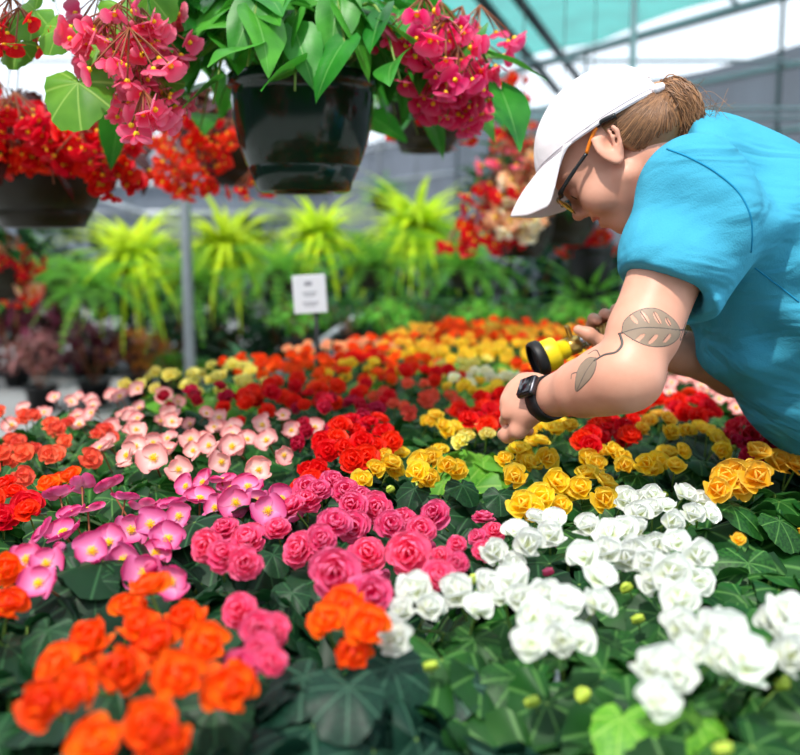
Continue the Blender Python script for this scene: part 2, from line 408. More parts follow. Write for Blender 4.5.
# ------------------------------------------------------------------ begonias close by, each with its blooms
O = [(62, 668), (45, 705), (95, 640), (128, 612), (150, 592), (186, 622), (207, 645), (160, 648), (120, 668), (178, 678), (150, 722), (166, 738), (100, 748), (230, 690), (84, 690), (140, 630)]
near('orange begonia in a tight bloom cluster in the front corner, dark toothed leaves below', (128, 668), 'orange', O, .058, .02, leaf='dark', buds=1, fs=1.1)
near('small orange begonia with four blooms in front of the rose-pink ones', (340, 668), 'orange', [(328, 624), (347, 610), (368, 628), (354, 655, .8)], .056, .02, leaf='blue', fs=1.25, fvar=1)
near('orange begonia partly out of view, beside the lilac-pink ones', (-12, 610), 'orange', [(6, 570), (8, 608), (-14, 590), (-22, 620)], .055, .01, leaf='dark', fvar=1)
near('lilac-pink single begonia with open yellow-eyed blooms, nearest the orange cluster', (105, 560), 'magenta',
     [(47, 564), (72, 515, .9), (45, 532), (110, 543), (145, 573, 1.15), (168, 540), (145, 508), (110, 488), (82, 487), (172, 507), (40, 584), (64, 534), (156, 554), (172, 582), (132, 530), (60, 497), (92, 552), (125, 560), (88, 512), (125, 500), (150, 525), (28, 560)], .055, .004, leaf='dark', fvar=2, buds=2, up=.5, fs=1.25, dz=.032)
near('lilac-pink single begonia behind the rose-pink doubles', (230, 515), 'magenta',
     [(257, 501), (231, 490), (187, 487), (204, 483), (222, 482), (236, 503), (268, 511), (281, 500), (180, 517), (200, 500), (216, 508), (248, 488), (290, 510)], .055, .006, leaf='dark', fvar=0, buds=1, up=.5, fs=1.2, dz=.03)
near('rose-pink double begonia right beside the lilac-pink singles', (240, 575), 'rose',
     [(207, 546), (249, 541, 1.2), (278, 530), (245, 563), (222, 556), (240, 612, .9), (258, 628, .8), (274, 632, .8), (225, 530)], .055, .012, leaf='dark', fvar=1, buds=2, up=.5)
near('rose-pink double begonia with the largest full blooms, behind the small orange plant', (335, 555), 'rose',
     [(300, 550), (322, 540), (335, 524), (335, 573, 1.25), (366, 555, 1.1), (370, 596, 1.15), (354, 527), (378, 508, 1.05), (293, 508), (307, 502), (352, 506), (390, 525)], .056, .016, leaf='dark', fvar=2, buds=2, up=.5)
near('rose-pink double begonia at the back, touching the bright red one', (320, 500), 'rose',
     [(319, 491), (333, 482), (345, 492), (306, 488), (360, 497)], .054, .016, leaf='dark', fvar=0)
near('rose-pink double begonia touching the white ones, buds among dark leaves', (435, 545), 'rose',
     [(409, 554, 1.25), (402, 522, 1.1), (435, 515), (421, 530, .9), (441, 557, .7), (457, 545, .6), (458, 563, .6), (438, 577, .9)], .055, .008, leaf='dark', fvar=1, buds=3, up=.5)
near('small coral-rose begonia with half open blooms between white and yellow ones', (490, 545), 'rose',
     [(483, 519, .9), (494, 532, .85), (483, 551, .8), (478, 538, .7)], .048, 0, leaf='dark', fvar=2, buds=2)
near('white begonia whose blooms meet the rose-pink ones', (440, 625), 'white',
     [(417, 590), (429, 609), (457, 594, 1.2), (390, 630), (402, 612, .8), (477, 609), (488, 588), (395, 640)], .05, .016, leaf='mid', fvar=0, buds=2, fs=1.1)
near('white begonia in the middle front with a low yellow-eyed bloom', (545, 632), 'white',
     [(503, 599), (512, 581), (531, 645, 1.0), (533, 617, 1.1), (555, 620), (561, 641), (548, 597), (577, 641), (565, 603), (520, 600), (598, 606, 1.0), (598, 579)], .05, .02, leaf='mid', fvar=1, buds=3, fs=1.1)
near('white begonia just in front of the lowest yellow blooms', (525, 555), 'white',
     [(554, 523), (536, 520), (528, 545, 1.1), (550, 536, 1.0), (516, 533), (494, 553), (512, 566)], .05, .016, leaf='mid', fvar=2, buds=1)
near('white begonia in the centre of the white band', (612, 560), 'white',
     [(588, 528), (611, 535), (624, 531), (638, 533), (585, 557), (608, 553), (638, 552), (625, 560)], .052, .018, leaf='mid', fvar=0, buds=2)
near('white begonia at the back of the white band, below the yellow ones', (665, 520), 'white',
     [(624, 500), (642, 503), (653, 497), (653, 511), (666, 508), (684, 496), (701, 503), (692, 515, .9), (671, 522), (708, 515, .9), (640, 515)], .05, .016, leaf='mid', fvar=1, buds=2)
near('white begonia with crowded blooms beside a broad veined leaf', (672, 572), 'white',
     [(657, 546), (678, 543), (649, 563), (672, 572, 1.15), (652, 582), (697, 582), (681, 598), (698, 556)], .052, .018, leaf='mid', fvar=2, buds=1)
near('white begonia with big blooms closest to the camera', (700, 690), 'white',
     [(670, 676, 1.25), (745, 662, 1.3), (690, 655), (710, 637), (680, 630), (658, 702), (650, 667, .8), (726, 632), (716, 660, .9)], .052, .022, leaf='mid', fvar=0, buds=3, fs=1.1)
near('white begonia at the front end of the bench edge', (800, 660), 'white', [(788, 614, 1.1), (792, 634, 1.1), (790, 658), (776, 625), (808, 640), (815, 620)], .052, .02, leaf='mid', fvar=1, buds=1)
Yk = dict(leaf='mid', buds=1)
near('golden yellow begonia standing free between red and rose-pink ones', (440, 480), 'yellow', [(432, 460, 1.1), (417, 473), (447, 467), (456, 470), (428, 479), (440, 452), (421, 463)], .05, .02, leaf='dark', buds=2, fvar=1)
near('yellow begonia at the foot of the bright red one', (382, 478), 'yellow', [(391, 464), (400, 455), (384, 457), (375, 470), (362, 481), (395, 470)], .048, .012, leaf='dark', fvar=2)
near('yellow begonia with round cupped blooms under the wristwatch', (525, 480), 'yellow', [(531, 467, 1.15), (515, 478, 1.05), (505, 461), (532, 445), (520, 452), (539, 443), (546, 460), (524, 462)], .05, .018, fvar=0, **Yk)
near('yellow begonia directly behind the white band, one amber bloom', (570, 508), 'yellow', [(556, 483, 1.15), (523, 506, 1.1), (542, 499, 1.15), (581, 490, 1.1), (603, 484), (604, 501, 1.1), (560, 506), (586, 476), (570, 495), (535, 512)], .05, .016, fvar=1, **Yk)
near('yellow begonia directly below the tattooed forearm', (555, 442), 'yellow', [(538, 427), (554, 431, 1.1), (570, 427), (547, 422), (562, 424), (530, 432)], .05, .014, fvar=2, **Yk)
near('yellow begonia in front of the scarlet one under the elbow', (607, 472), 'yellow', [(602, 454), (588, 460), (622, 459), (624, 467), (612, 452), (596, 466)], .05, .014, fvar=0, **Yk)
near('lemon yellow begonia at the back of the white band', (662, 475), 'yellow', [(657, 464, 1.1), (675, 467), (646, 464), (681, 452), (667, 455), (652, 472)], .05, .014, fvar=1, **Yk)
near('yellow begonia before the two red ones by the bench edge', (698, 446), 'yellow', [(707, 432), (719, 443), (687, 433), (670, 433), (714, 436), (698, 428), (722, 452)], .05, .012, fvar=2, **Yk)
near('amber yellow begonia with large ruffled blooms above broad leaves', (740, 498), 'amber', [(733, 476, 1.25), (757, 479, 1.2), (747, 470), (717, 490), (737, 487), (724, 480)], .055, .03, leaf='mid', fvar=0, fkw=dict(n=16, Lr=(.08, .11)), fs=1.15, buds=2, dz=.0)
near('amber yellow begonia beside the grey bench edge near her shirt', (782, 478), 'amber', [(757, 455, 1.2), (777, 464, 1.2), (796, 467, 1.1), (768, 458), (788, 460)], .055, .02, leaf='mid', fvar=1)
near('pale amber begonia below the bent elbow', (655, 432), 'amber', [(649, 423), (667, 420), (642, 430), (657, 416)], .048, .01, leaf='mid', fvar=2)
near('pale lemon begonia beside the hand with the watch', (475, 442), 'paleyellow', [(467, 436), (479, 428), (462, 442), (487, 436)], .048, .01, leaf='bright', fvar=0)
near('yellow begonia behind the free-standing golden one', (438, 435), 'yellow', [(428, 423), (442, 426), (454, 428), (435, 417), (447, 432)], .048, .012, leaf='mid', fvar=1)
R1 = [(337, 439), (356, 432), (384, 433), (353, 460), (328, 451), (369, 424), (375, 447), (345, 448), (362, 442), (392, 442), (366, 458), (340, 427), (350, 422), (380, 420), (322, 442)]
near('bright scarlet begonia with a broad dome of bloom', (355, 456), 'red', R1, .052, .03, leaf='dark', fvar=1)
near('small scarlet begonia wedged behind the rose-pink ones', (310, 492), 'red', [(312, 480), (304, 490), (318, 470), (308, 472)], .05, .008, leaf='dark', fvar=2)
near('red begonia behind the hand with the watch', (488, 430), 'red', [(475, 414), (490, 410), (487, 426), (500, 406), (508, 414), (497, 420), (478, 422), (468, 420), (505, 424), (484, 406), (512, 432)], .05, .016, leaf='dark', fvar=0)
near('red begonia in the shadow right under the elbow', (606, 445), 'red', [(615, 432), (601, 439), (590, 436), (597, 426), (624, 428), (582, 441), (612, 422), (630, 436), (606, 430), (590, 446), (622, 440)], .05, .016, leaf='dark', fvar=1)
near('red begonia behind the pale amber one, towards the hanging shirt', (695, 420), 'red', [(695, 403), (684, 412), (698, 417), (708, 406), (688, 402), (676, 408), (705, 414), (690, 394), (715, 412), (702, 398)], .05, .016, leaf='dark', fvar=2)
near('deep red begonia on the bench edge under the shirt hem', (748, 448), 'crimson', [(733, 429), (748, 435), (760, 438), (739, 444), (753, 459), (742, 424), (756, 428), (766, 446), (748, 446), (730, 438)], .052, .012, leaf='dark', fvar=0)
near('orange begonia just beyond the lilac-pink ones', (58, 498), 'orange', [(62, 482), (50, 486), (72, 478)], .05, 0, leaf='mid', fvar=2)
near('scarlet begonia partly out of view, behind the lilac-pink ones', (5, 512), 'red', [(5, 487), (27, 506), (2, 520), (28, 512), (-8, 500), (14, 495)], .054, 0, leaf='mid', fvar=0)
near('pale pink begonia with a large star-like bloom in the middle', (142, 470), 'palepink', [(154, 459, 1.2), (136, 447), (101, 449), (168, 452), (128, 456), (150, 440, .8), (178, 470, .9)], .06, .012, leaf='mid', fvar=1, up=.5)
near('pale pink begonia with one nearly white bloom beside the scarlet dome', (245, 462), 'palepink', [(194, 451, .8), (233, 447), (267, 441, 1.0), (259, 470, .9), (222, 462, .9), (284, 455, .7), (210, 446), (247, 440, .8)], .058, .012, leaf='dark', fvar=2, up=.5)
# leafy ones along the near end
near('begonia without blooms, broad blue-green leaves beside the small orange plant', (285, 705), 'orange', [], leaf='blue', fvar=0, fs=1.3, fkw=dict(n=18, Lr=(.07, .10)), dz=-.01)
near('begonia without blooms, dark leaves between the orange and white ones', (420, 690), 'orange', [], leaf='blue', fvar=1, fs=1.3, fkw=dict(n=18, Lr=(.07, .10)), dz=-.02)
near('begonia without blooms, dark round leaves under the middle white blooms', (505, 715), 'orange', [], leaf='mid', fvar=1, fs=1.25, fkw=dict(n=18, Lr=(.07, .10)), dz=-.02)
near('light green begonia without blooms at the very front', (600, 775), 'orange', [], leaf='bright', fvar=2, fs=1.3, dz=.0)
near('light green begonia without blooms in the front corner by the bench edge', (735, 790), 'orange', [], leaf='bright', fvar=1, fs=1.3, dz=.0)
near('begonia without blooms, toothed dark leaves beside the front orange cluster', (10, 660), 'orange', [], leaf='dark', fvar=2, fs=1.2, dz=-.01)
near('rose-pink begonia with few drooping blooms among dark leaves behind the front orange cluster', (215, 655), 'rose', [(262, 650, .8), (240, 668, .9), (272, 662, .7)], leaf='dark', fvar=0, fs=1.15, dz=-.02)
near('begonia without blooms, dark leaves below the front orange cluster', (215, 770), 'orange', [], leaf='mid', fvar=1, fs=1.2, dz=-.02)
near('begonia without blooms, dark leaves in the very front corner of the bench', (30, 775), 'orange', [], leaf='mid', fvar=2, fs=1.2, dz=-.02)
near('begonia without blooms, deep green leaves in front of the blue-green ones', (390, 785), 'orange', [], leaf='blue', fvar=2, fs=1.2, fkw=dict(n=18, Lr=(.07, .10)), dz=-.03)
near('begonia with one very broad veined leaf at the bench edge', (745, 570), 'amber', [(738, 540, .5)], leaf='mid', fvar=2, fs=1.25, fkw=dict(n=12, Lr=(.085, .11)), buds=1)
# ------------------------------------------------------------------ the rest of the bench
SEED = [(300, 366, 'orange'), (272, 378, 'orange'), (290, 388, 'peach'), (330, 372, 'orange'), (362, 366, 'red'), (345, 350, 'peach'), (380, 353, 'orange'), (395, 345, 'orange'), (420, 340, 'amber'), (450, 340, 'orange'),
        (480, 344, 'red'), (500, 344, 'orange'), (470, 349, 'amber'), (515, 350, 'yellow'), (405, 358, 'yellow'), (430, 352, 'amber'), (430, 363, 'peach'), (470, 359, 'yellow'), (520, 336, 'amber'), (535, 332, 'orange'), (455, 376, 'paleyellow'), (445, 389, 'cream'), (475, 386, 'cream'), (425, 381, 'red'), (495, 380, 'yellow'),
        (500, 392, 'yellow'), (335, 402, 'red'), (375, 392, 'salmon'), (385, 402, 'red'), (345, 412, 'crimson'), (250, 412, 'red'), (265, 405, 'red'), (190, 411, 'crimson'), (220, 413, 'crimson'), (205, 379, 'paleyellow'), (165, 389, 'paleyellow'), (155, 402, 'yellow'),
        (120, 402, 'palepink'), (98, 421, 'palepink'), (136, 428, 'palepink'), (200, 430, 'palepink'), (230, 430, 'palepink'), (20, 424, 'salmon'), (60, 432, 'salmon'), (30, 450, 'salmon'), (85, 440, 'salmon'), (20, 470, 'salmon'), (610, 376, 'palepink'), (640, 386, 'palepink'), (700, 381, 'palepink'), (725, 391, 'palepink'),
        (565, 400, 'red'), (540, 410, 'red'), (640, 410, 'red'), (560, 350, 'orange'), (590, 345, 'amber'), (300, 425, 'crimson'), (310, 400, 'red'), (640, 350, 'peach'), (700, 350, 'orange'), (780, 350, 'peach'), (400, 415, 'salmon'), (410, 372, 'orange'), (520, 360, 'yellow'), (510, 372, 'orange'), (380, 375, 'yellow'), (350, 385, 'orange'), (550, 365, 'yellow')]
SG = [(at(x, y, ZC)[:2], k) for x, y, k in SEED]
LEAFK = {'orange': 'mid', 'peach': 'mid', 'red': 'mid', 'amber': 'mid', 'yellow': 'bright', 'paleyellow': 'bright', 'cream': 'bright', 'salmon': 'mid', 'crimson': 'dark', 'palepink': 'mid'}
COLN = {'orange': 'orange', 'peach': 'peach', 'red': 'red', 'amber': 'amber', 'yellow': 'yellow', 'paleyellow': 'pale yellow', 'cream': 'cream', 'salmon': 'salmon', 'crimson': 'crimson', 'palepink': 'pale pink', 'rose': 'rose-pink', 'white': 'white', 'magenta': 'lilac-pink'}
near_roots = [np.array(r) for r, _ in PLANTS]
GRID = []
ds = .178
for i in range(-2, 21):
    for j in range(9):
        s = .38+i*ds; t = -.09-j*.168+(.0 if i % 2 else -.06)
        if not (.32 < s < 3.66) or t < -1.50: continue
        p = st(s, t)+rng.uniform(-.015, .015, 2)
        if p[1] < .42: continue
        x, y = proj((*p, ZC))
        if x < -70 or x > 870 or y > 800: continue
        if min(np.linalg.norm(p-q) for q in near_roots) < .135: continue
        if y > 470 and min(np.linalg.norm(p-q) for q in near_roots) < .15: continue
        k = min(SG, key=lambda g: np.linalg.norm((g[0]-p)*np.array([1.0, .75])))[1] if y < 478 else None
        GRID.append([p, k, x, y])
ORD = ['leftmost']+[w+' from the left' for w in 'second third fourth fifth sixth seventh eighth ninth tenth eleventh twelfth thirteenth fourteenth fifteenth sixteenth seventeenth eighteenth nineteenth twentieth'.split()]+['rightmost']*30
bands = {}
for g in GRID:
    b = 'far' if g[0][1] > 2.75 else 'middle' if g[0][1] > 2.1 else 'nearer'
    bands.setdefault((g[1], b), []).append(g)
PLACE = {'far': 'at the far end of the bench', 'middle': 'halfway down the bench', 'nearer': 'beyond the close-up rows'}
gi = 0
for (k, b), L in bands.items():
    L.sort(key=lambda g: g[2])
    for n, (p, _, x, y) in enumerate(L):
        gi += 1
        if k is None:
            who = 'only' if len(L) == 1 else ORD[n]
            begonia(f'begonia with leaves alone filling a gap near the front, {who} of these', p, 'orange', [], leaf='dark', fvar=gi % 3, dz=-.03); continue
        lab = f'the only {COLN[k]} begonia {PLACE[b]}' if len(L) == 1 else f'{COLN[k]} begonia {PLACE[b]}, {ORD[n]} of its colour'
        nf = 11 if k in ('red', 'orange', 'amber', 'yellow', 'peach', 'cream', 'paleyellow') else 8
        if k == 'crimson': nf = 8
        if k == 'salmon': nf = 8
        if k == 'palepink': nf = 8
        fl = []
        for q in range(nf):
            r = .105*math.sqrt((q+.5)/nf); a = q*2.4+gi
            fl.append((p[0]+r*math.cos(a), p[1]+r*math.sin(a), ZC+.028*(1-(r/.11)**2)+rng.uniform(-.012, .014)-(.016 if k in ('salmon', 'palepink') else .002), rng.uniform(.032, .047)))
        begonia(lab, p, k, fl, leaf=LEAFK[k], fvar=gi % 3, fs=1.2 if k in ('salmon', 'palepink') else 1.05, group=None if len(L) == 1 else f'{COLN[k]} begonias {PLACE[b]}')
print('plants', len(PLANTS), 'grid', len(GRID), {k: len(v) for k, v in bands.items()})

HL = {}
def hero(rt, px, py, z, L, az, mat='mid', el=-.5, seed=1):   # one broad leaf of its own on a plant
    if (mat, seed) not in HL:
        m = MB(); m.add(*leaf_round(1.0, 900+seed, 41, 6)); HL[(mat, seed)] = m.mesh('leaf', [M[mat]])
    p = at(px, py, z); a = math.radians(az); Rm = rot_zy(a, el)
    L *= .78; link('leaf', HL[(mat, seed)], rt, p-Rm[:, 0]*L*.25-np.array(rt.location), Rm, L)
def plant_near(px, py):
    q = at(px, py, ZC)[:2]; return min(PLANTS, key=lambda r: np.linalg.norm(np.asarray(r[0])-q))[1]
for i, (px, py, L, az, mat, z) in enumerate(((750, 574, .075, -100, 'mid', .92), (742, 512, .080, -40, 'mid', .945), (785, 528, .06, -60, 'mid', .93), (475, 648, .055, -95, 'mid', .92), (622, 655, .062, -60, 'mid', .91), (440, 690, .068, -110, 'blue', .91), (520, 690, .06, -80, 'mid', .91),
        (292, 688, .072, -140, 'blue', .93), (348, 700, .062, -90, 'blue', .94), (398, 682, .072, -60, 'blue', .93), (96, 590, .05, -80, 'dark', .94), (42, 640, .052, -110, 'dark', .93), (58, 600, .05, -120, 'dark', .93), (120, 700, .055, -60, 'dark', .94), (412, 494, .05, -120, 'dark', .945), (466, 490, .05, -60, 'dark', .945), (500, 500, .045, -90, 'dark', .935),
        (330, 740, .06, -70, 'mid', .90), (240, 560, .038, -80, 'dark', .93), (275, 560, .038, -60, 'dark', .94), (290, 600, .045, -100, 'dark', .92), (560, 700, .06, -100, 'mid', .90), (700, 730, .055, -70, 'bright', .92), (620, 730, .055, -110, 'bright', .92), (690, 660, .06, -90, 'mid', .91), (215, 720, .06, -80, 'dark', .92), (640, 480, .05, -70, 'mid', .945), (600, 510, .045, -100, 'mid', .94))):
    hero(plant_near(px, py+20), px, py, z, L, az, mat, rng.uniform(-.75, -.35), i % 6)
# ------------------------------------------------------------------ hanging baskets
def basket_pot(R, H, mat, seed=0):
    prof = [(.0, .010), (R*.40, .010), (R*.42, .004), (R*.60, .002), (R*.655, .006), (R*.68, .02), (R*.775, H*.215), (R*.765, H*.225), (R*.765, H*.235), (R*.79, H*.245), (R*.895, H*.42), (R*.96, H*.62), (R*.985, H*.80), (R*.97, H*.88), (R*1.02, H*.89), (R*1.035, H*.93), (R*1.03, H*.985), (R*1.0, H), (R*.95, H*.98), (R*.93, H*.9), (0, H*.88)]
    V, F = lathe(prof, 40); m = MB(); m.add(V, F); return m.mesh('pot', M[mat])
def petal_heart(L, W, seed): return petal(L, W, .25, .02, seed, nu=5, nv=5, ruff=.02, base=.10)
def cluster_mesh(k, seed, n=9, spread=1.0, fsz=.034):
    r_ = np.random.default_rng(seed); m = MB(); tip = np.array([0, 0, 0.])
    for i in range(n):
        d = norm(np.array([r_.normal(0, .6), r_.normal(0, .6), -r_.uniform(.1, 1.0)])); p = d*r_.uniform(.02, .058)*spread
        m.add(*tube(bez([tip+[0, 0, .02], p*.5+[0, 0, .012], p], 2), .0012, 4), None, 1)
        ax = norm(d+np.array([0, -.5, -.1])+r_.normal(0, .3, 3)); Rf = frame(ax, r_.normal(0, 1, 3)); sz = fsz*r_.uniform(.8, 1.15)
        for q in range(4):
            big = q % 2 == 0; L = sz*(.62 if big else .46)
            V, F, uv = petal_heart(L, L*(.72 if big else .42), seed*9+q); m.add(V, F, uv, 0, Rf @ rot_zy(q*PI/2, math.radians(r_.uniform(15, 60))), p)
        V, F = lathe([(0, .2), (.1, .12), (.13, 0), (.08, -.1)], 6); m.add(V, F, None, 2, Rf, p, sz*.9)
    return m.mesh('flower_cluster', [M[k], M['stemred'], M['stamen']])
CL = {}
def cluster_of(k, i, **kw):
    if (k, i % 3) not in CL: CL[(k, i % 3)] = cluster_mesh(k, 20+i % 3, **kw)
    return CL[(k, i % 3)]
def foliage_dragon(mat, seed, nst=26, reach=(.16, .36), rise=(.06, .2), L=(.10, .155), H=.2, drop=.14, R=.12, nleaf=5, wid=.26, tl=(15, 75)):
    r_ = np.random.default_rng(seed); m = MB(); k = 0        # origin at the pot's base, soil at H*.88
    for i in range(nst):
        az = i*2.39996+r_.uniform(-.3, .3); q = math.sqrt((i+.5)/nst); rc = (reach[0]+(reach[1]-reach[0])*q)*r_.uniform(.85, 1.1)
        hi = rise[1]+(rise[0]-rise[1])*q; ca, sa = math.cos(az), math.sin(az)
        pts = bez([(ca*.03, sa*.03, H*.88), (ca*rc*.4, sa*rc*.4, H+hi*.9), (ca*rc*.78, sa*rc*.78, H+hi), (ca*rc, sa*rc, H+hi-drop*q)], 5)
        m.add(*tube(pts, np.linspace(.0045, .002, len(pts)), 6), None, 1)
        for j in range(nleaf):
            f = .35+.65*(j+.6)/nleaf; p = pts[int(f*(len(pts)-1))]
            a2 = az+(-1)**j*r_.uniform(.4, 1.3); tilt = -math.radians(r_.uniform(*tl))
            Lf = r_.uniform(*L); Rm = rot_zy(a2, tilt) @ np.array(Matrix.Rotation(r_.uniform(-.6, .6), 3, 'X'))
            k += 1; m.add(*leaf_long(Lf, Lf*wid, seed*77+k, droop=r_.uniform(.1, .3), fold=.35, tip=1.8), 0, Rm, p+np.array([0, 0, .004]))
    return m.mesh('foliage', [M[mat], M['stemred'] if mat == 'bronze' else M['stem']])
def foliage_arching(mat, seed, n=44, L=(.28, .42), W=.016, up=(15, 75), droop=.75, nu=9, nv=3):
    r_ = np.random.default_rng(seed); m = MB()
    for i in range(n):
        q = i/n; el = math.radians(up[1]+(up[0]-up[1])*q+r_.uniform(-10, 10)); Lf = r_.uniform(*L)
        V, F, uv = leaf_long(Lf, W*r_.uniform(.8, 1.25), seed*31+i, nu, nv, droop=droop*r_.uniform(.7, 1.2), fold=.3, wing=0, tip=2.2)
        m.add(V, F, uv, 0, rot_zy(i*2.39996, el), (.03*math.cos(i*2.4), .03*math.sin(i*2.4), 0))
    return m.mesh('foliage', [M[mat]])
def foliage_fern(mat, seed, n=30, L=(.34, .5), npin=15):
    r_ = np.random.default_rng(seed); m = MB()
    for i in range(n):
        q = i/n; az = i*2.39996; el = math.radians(70-72*q+r_.uniform(-8, 8)); Lf = r_.uniform(*L); dr = r_.uniform(.5, .95)
        Rm = rot_zy(az, el); V = []; F = []; UV = []
        mid = [np.array([Lf*u*(1-.12*u*u), 0, -dr*Lf*u*u]) for u in np.linspace(0, 1, npin)]
        for a in range(1, npin):
            w = .062*math.sin(PI*min(1, .18+.82*a/npin))**.8*(Lf/.42)
            for s in (-1, 1):
                b = len(V); p = mid[a]; t = norm(mid[a]-mid[a-1])*.014
                V += [p-t*.5, p+np.array([.008, s*w*.5, .004])-t*.55, p+np.array([.016, s*w, -.012]), p+np.array([.010, s*w*.5, .004])+t*.55, p+t*.5]
                F.append((b, b+1, b+2, b+3, b+4)); UV += [(0, .0), (.5, .3), (1, .3), (.5, .3), (.1, .0)]
        m.add(np.array(V), F, np.array(UV), 0, Rm); Vt, Ft = tube(mid, .0022, 4); m.add(Vt, Ft, np.zeros((len(Vt), 2)), 0, Rm)
    return m.mesh('foliage', [M[mat]])
def foliage_bush(mat, seed, n=170, R=.28, H=.5, L=(.05, .09), wid=.3, full=False):
    r_ = np.random.default_rng(seed); m = MB()
    for i in range(n):
        d = norm(r_.normal(0, 1, 3)); d[2] = d[2] if full else abs(d[2])*1.1-.25; q = r_.uniform(.45, 1)**.5
        p = np.array([d[0]*R*q, d[1]*R*q, H*.45+d[2]*H*.5*q]); Lf = r_.uniform(*L)
        V, F, uv = leaf_long(Lf, Lf*wid, seed*13+i, 5, 3, droop=.35, fold=.3, wing=0)
        m.add(V, F, uv, 0, rot_zy(math.atan2(d[1], d[0])+r_.uniform(-.7, .7), math.radians(r_.uniform(-50, 45))), p)
    for i in range(7):
        a = i*.9; m.add(*tube(bez([(0, 0, 0), (R*.3*math.cos(a), R*.3*math.sin(a), H*.35), (R*.6*math.cos(a), R*.6*math.sin(a), H*.7)], 3), .005, 5), None, 1)
    return m.mesh('foliage', [M[mat], M['stemred']])
def hanger(rt, R, H, top):
    for i in range(3):
        a = i*2*PI/3+.5; m = MB(); m.add(*tube([(R*1.01*math.cos(a), R*1.01*math.sin(a), H*.94), (R*.3*math.cos(a), R*.3*math.sin(a), H+.36), (0, 0, H+.46)], .0017, 6)); m.obj('hanger_wire', M['wire'], rt)
    m = MB(); m.add(*tube(bez([(0, 0, H+.455), (0, 0, top-.05), (.012, 0, top-.012), (0, 0, top+.026), (-.02, 0, top+.004)], 5), .0025, 6)); m.obj('hook', M['wire'], rt)
def basket(label, bottom, R, H, potmat, folmesh, top, group=None, clusters=(), ck='coral', cs=1.0, rz=0.0, soil=True, dd=0.0):
    rt = thing('hanging_basket_plant', label, 'hanging basket', bottom, group)
    link('pot', basket_pot(R, H, potmat), rt)
    if soil:
        V, F = lathe([(0, H*.895), (R*.92, H*.885), (R*.935, H*.86)], 24); m = MB(); m.add(V, F); m.obj('soil', M['soil'], rt)
    hanger(rt, R, H, top-bottom[2])
    if folmesh is not None: link('foliage', folmesh, rt, (0, 0, 0), frame((0, 0, 1), (math.cos(rz), math.sin(rz), 0)))
    for i, c in enumerate(clusters):
        k = c[3] if len(c) > 3 else ck
        p = P(c[0], c[1], bottom[1]+(c[2] if len(c) > 2 else rng.uniform(-.1, .1))+dd)-np.asarray(bottom)
        a = rng.uniform(0, 6); o = link('flower_cluster', cluster_of(k, i), rt, p, frame((0, 0, 1), (math.cos(a), math.sin(a), 0)), cs*rng.uniform(.9, 1.15))
    return rt
RZ = 2.45                                  # overhead pipes
def rail(name, a, b, label, r=.017, group='overhead pipes'):
    m = MB(); m.add(*tube([a, b], r, 12)); o = m.obj(name, M['steel']); return tag(o, label, 'pipe', group)
rail('overhead_pipe', (-2.6, 1.93, RZ), (2.6, 1.93, RZ), 'steel pipe above the big dark green basket', group=None)
b1 = P(304, 194, 1.93)
FD = foliage_dragon('dragon', 4, nst=44, reach=(.12, .41), rise=(.05, .20), H=.225, drop=.15, nleaf=6, L=(.085, .135), wid=.29, tl=(0, 60))
basket('big glossy dark green pot of broad leaved begonia hanging in the centre, pink sprays', b1, .140, .225, 'pot_green', FD, RZ,
       clusters=[(440, 15), (462, 22), (425, 40, -.05), (448, 55), (470, 48, .1), (455, 80), (470, 88, .05), (436, 75, .0), (405, 38, .1), (480, 20, .1), (410, 25, .05), (462, 108, .05), (424, 12, -.1), (446, 34, -.12), (472, 70, -.02), (458, 62, -.1), (450, 96, .0)] , ck='hotpink', cs=1.2, rz=1.5, dd=-.16)
# second basket overhead whose pot hangs above the frame
b7 = P(58, -66, 1.62)
B7 = basket('begonia basket hung highest, only its drooping toothed leaves and coral sprays in sight', b7, .13, .2, 'pot_green',
       foliage_dragon('dragon', 9, nst=9, reach=(.14, .25), rise=(.02, .08), H=.2, drop=.40, L=(.09, .13), nleaf=5, wid=.34, tl=(40, 80)), RZ,
       clusters=[(128, 12), (112, 26, .0), (142, 22), (130, 45), (112, 50, .1), (148, 58), (138, 74), (150, 36, .05), (120, 66, .05), (100, 10, .1), (134, 92, .05), (144, 108), (152, 80, .1), (118, 20, -.05), (105, 38, -.02), (12, 12, .05, 'red'), (20, 22, .0, 'red'), (155, 12, .08)], ck='coral', cs=1.1, rz=1.0, dd=-.08)
for i, (px, py, L, az, d_) in enumerate(((78, 95, .085, -75, 1.5), (35, 22, .06, -150, 1.55), (20, 55, .05, -100, 1.6), (120, 18, .06, -60, 1.6), (150, 8, .06, -40, 1.58), (62, 40, .05, -120, 1.52), (165, 95, .05, -80, 1.62), (98, 60, .045, -60, 1.55))):
    m = MB(); m.add(*leaf_round(L, 950+i, 41, 6)); Rm = frame(norm((-.1, -.85, .5)), (math.cos(math.radians(az))*.6, 0, math.sin(math.radians(az)))); o = link('leaf', m.mesh('leaf', [M['bright']]), B7, P(px, py-12, d_)-b7, Rm)
rail('overhead_pipe', (-2.0, 1.62, RZ+.05), (1.6, 1.62, RZ+.05), 'nearest steel pipe overhead, above the highest basket', group=None)
b2 = P(44, 229, 2.35)
FB = foliage_dragon('bronze', 6, nst=18, reach=(.10, .26), rise=(.02, .14), H=.19, drop=.12, L=(.06, .10), nleaf=5)
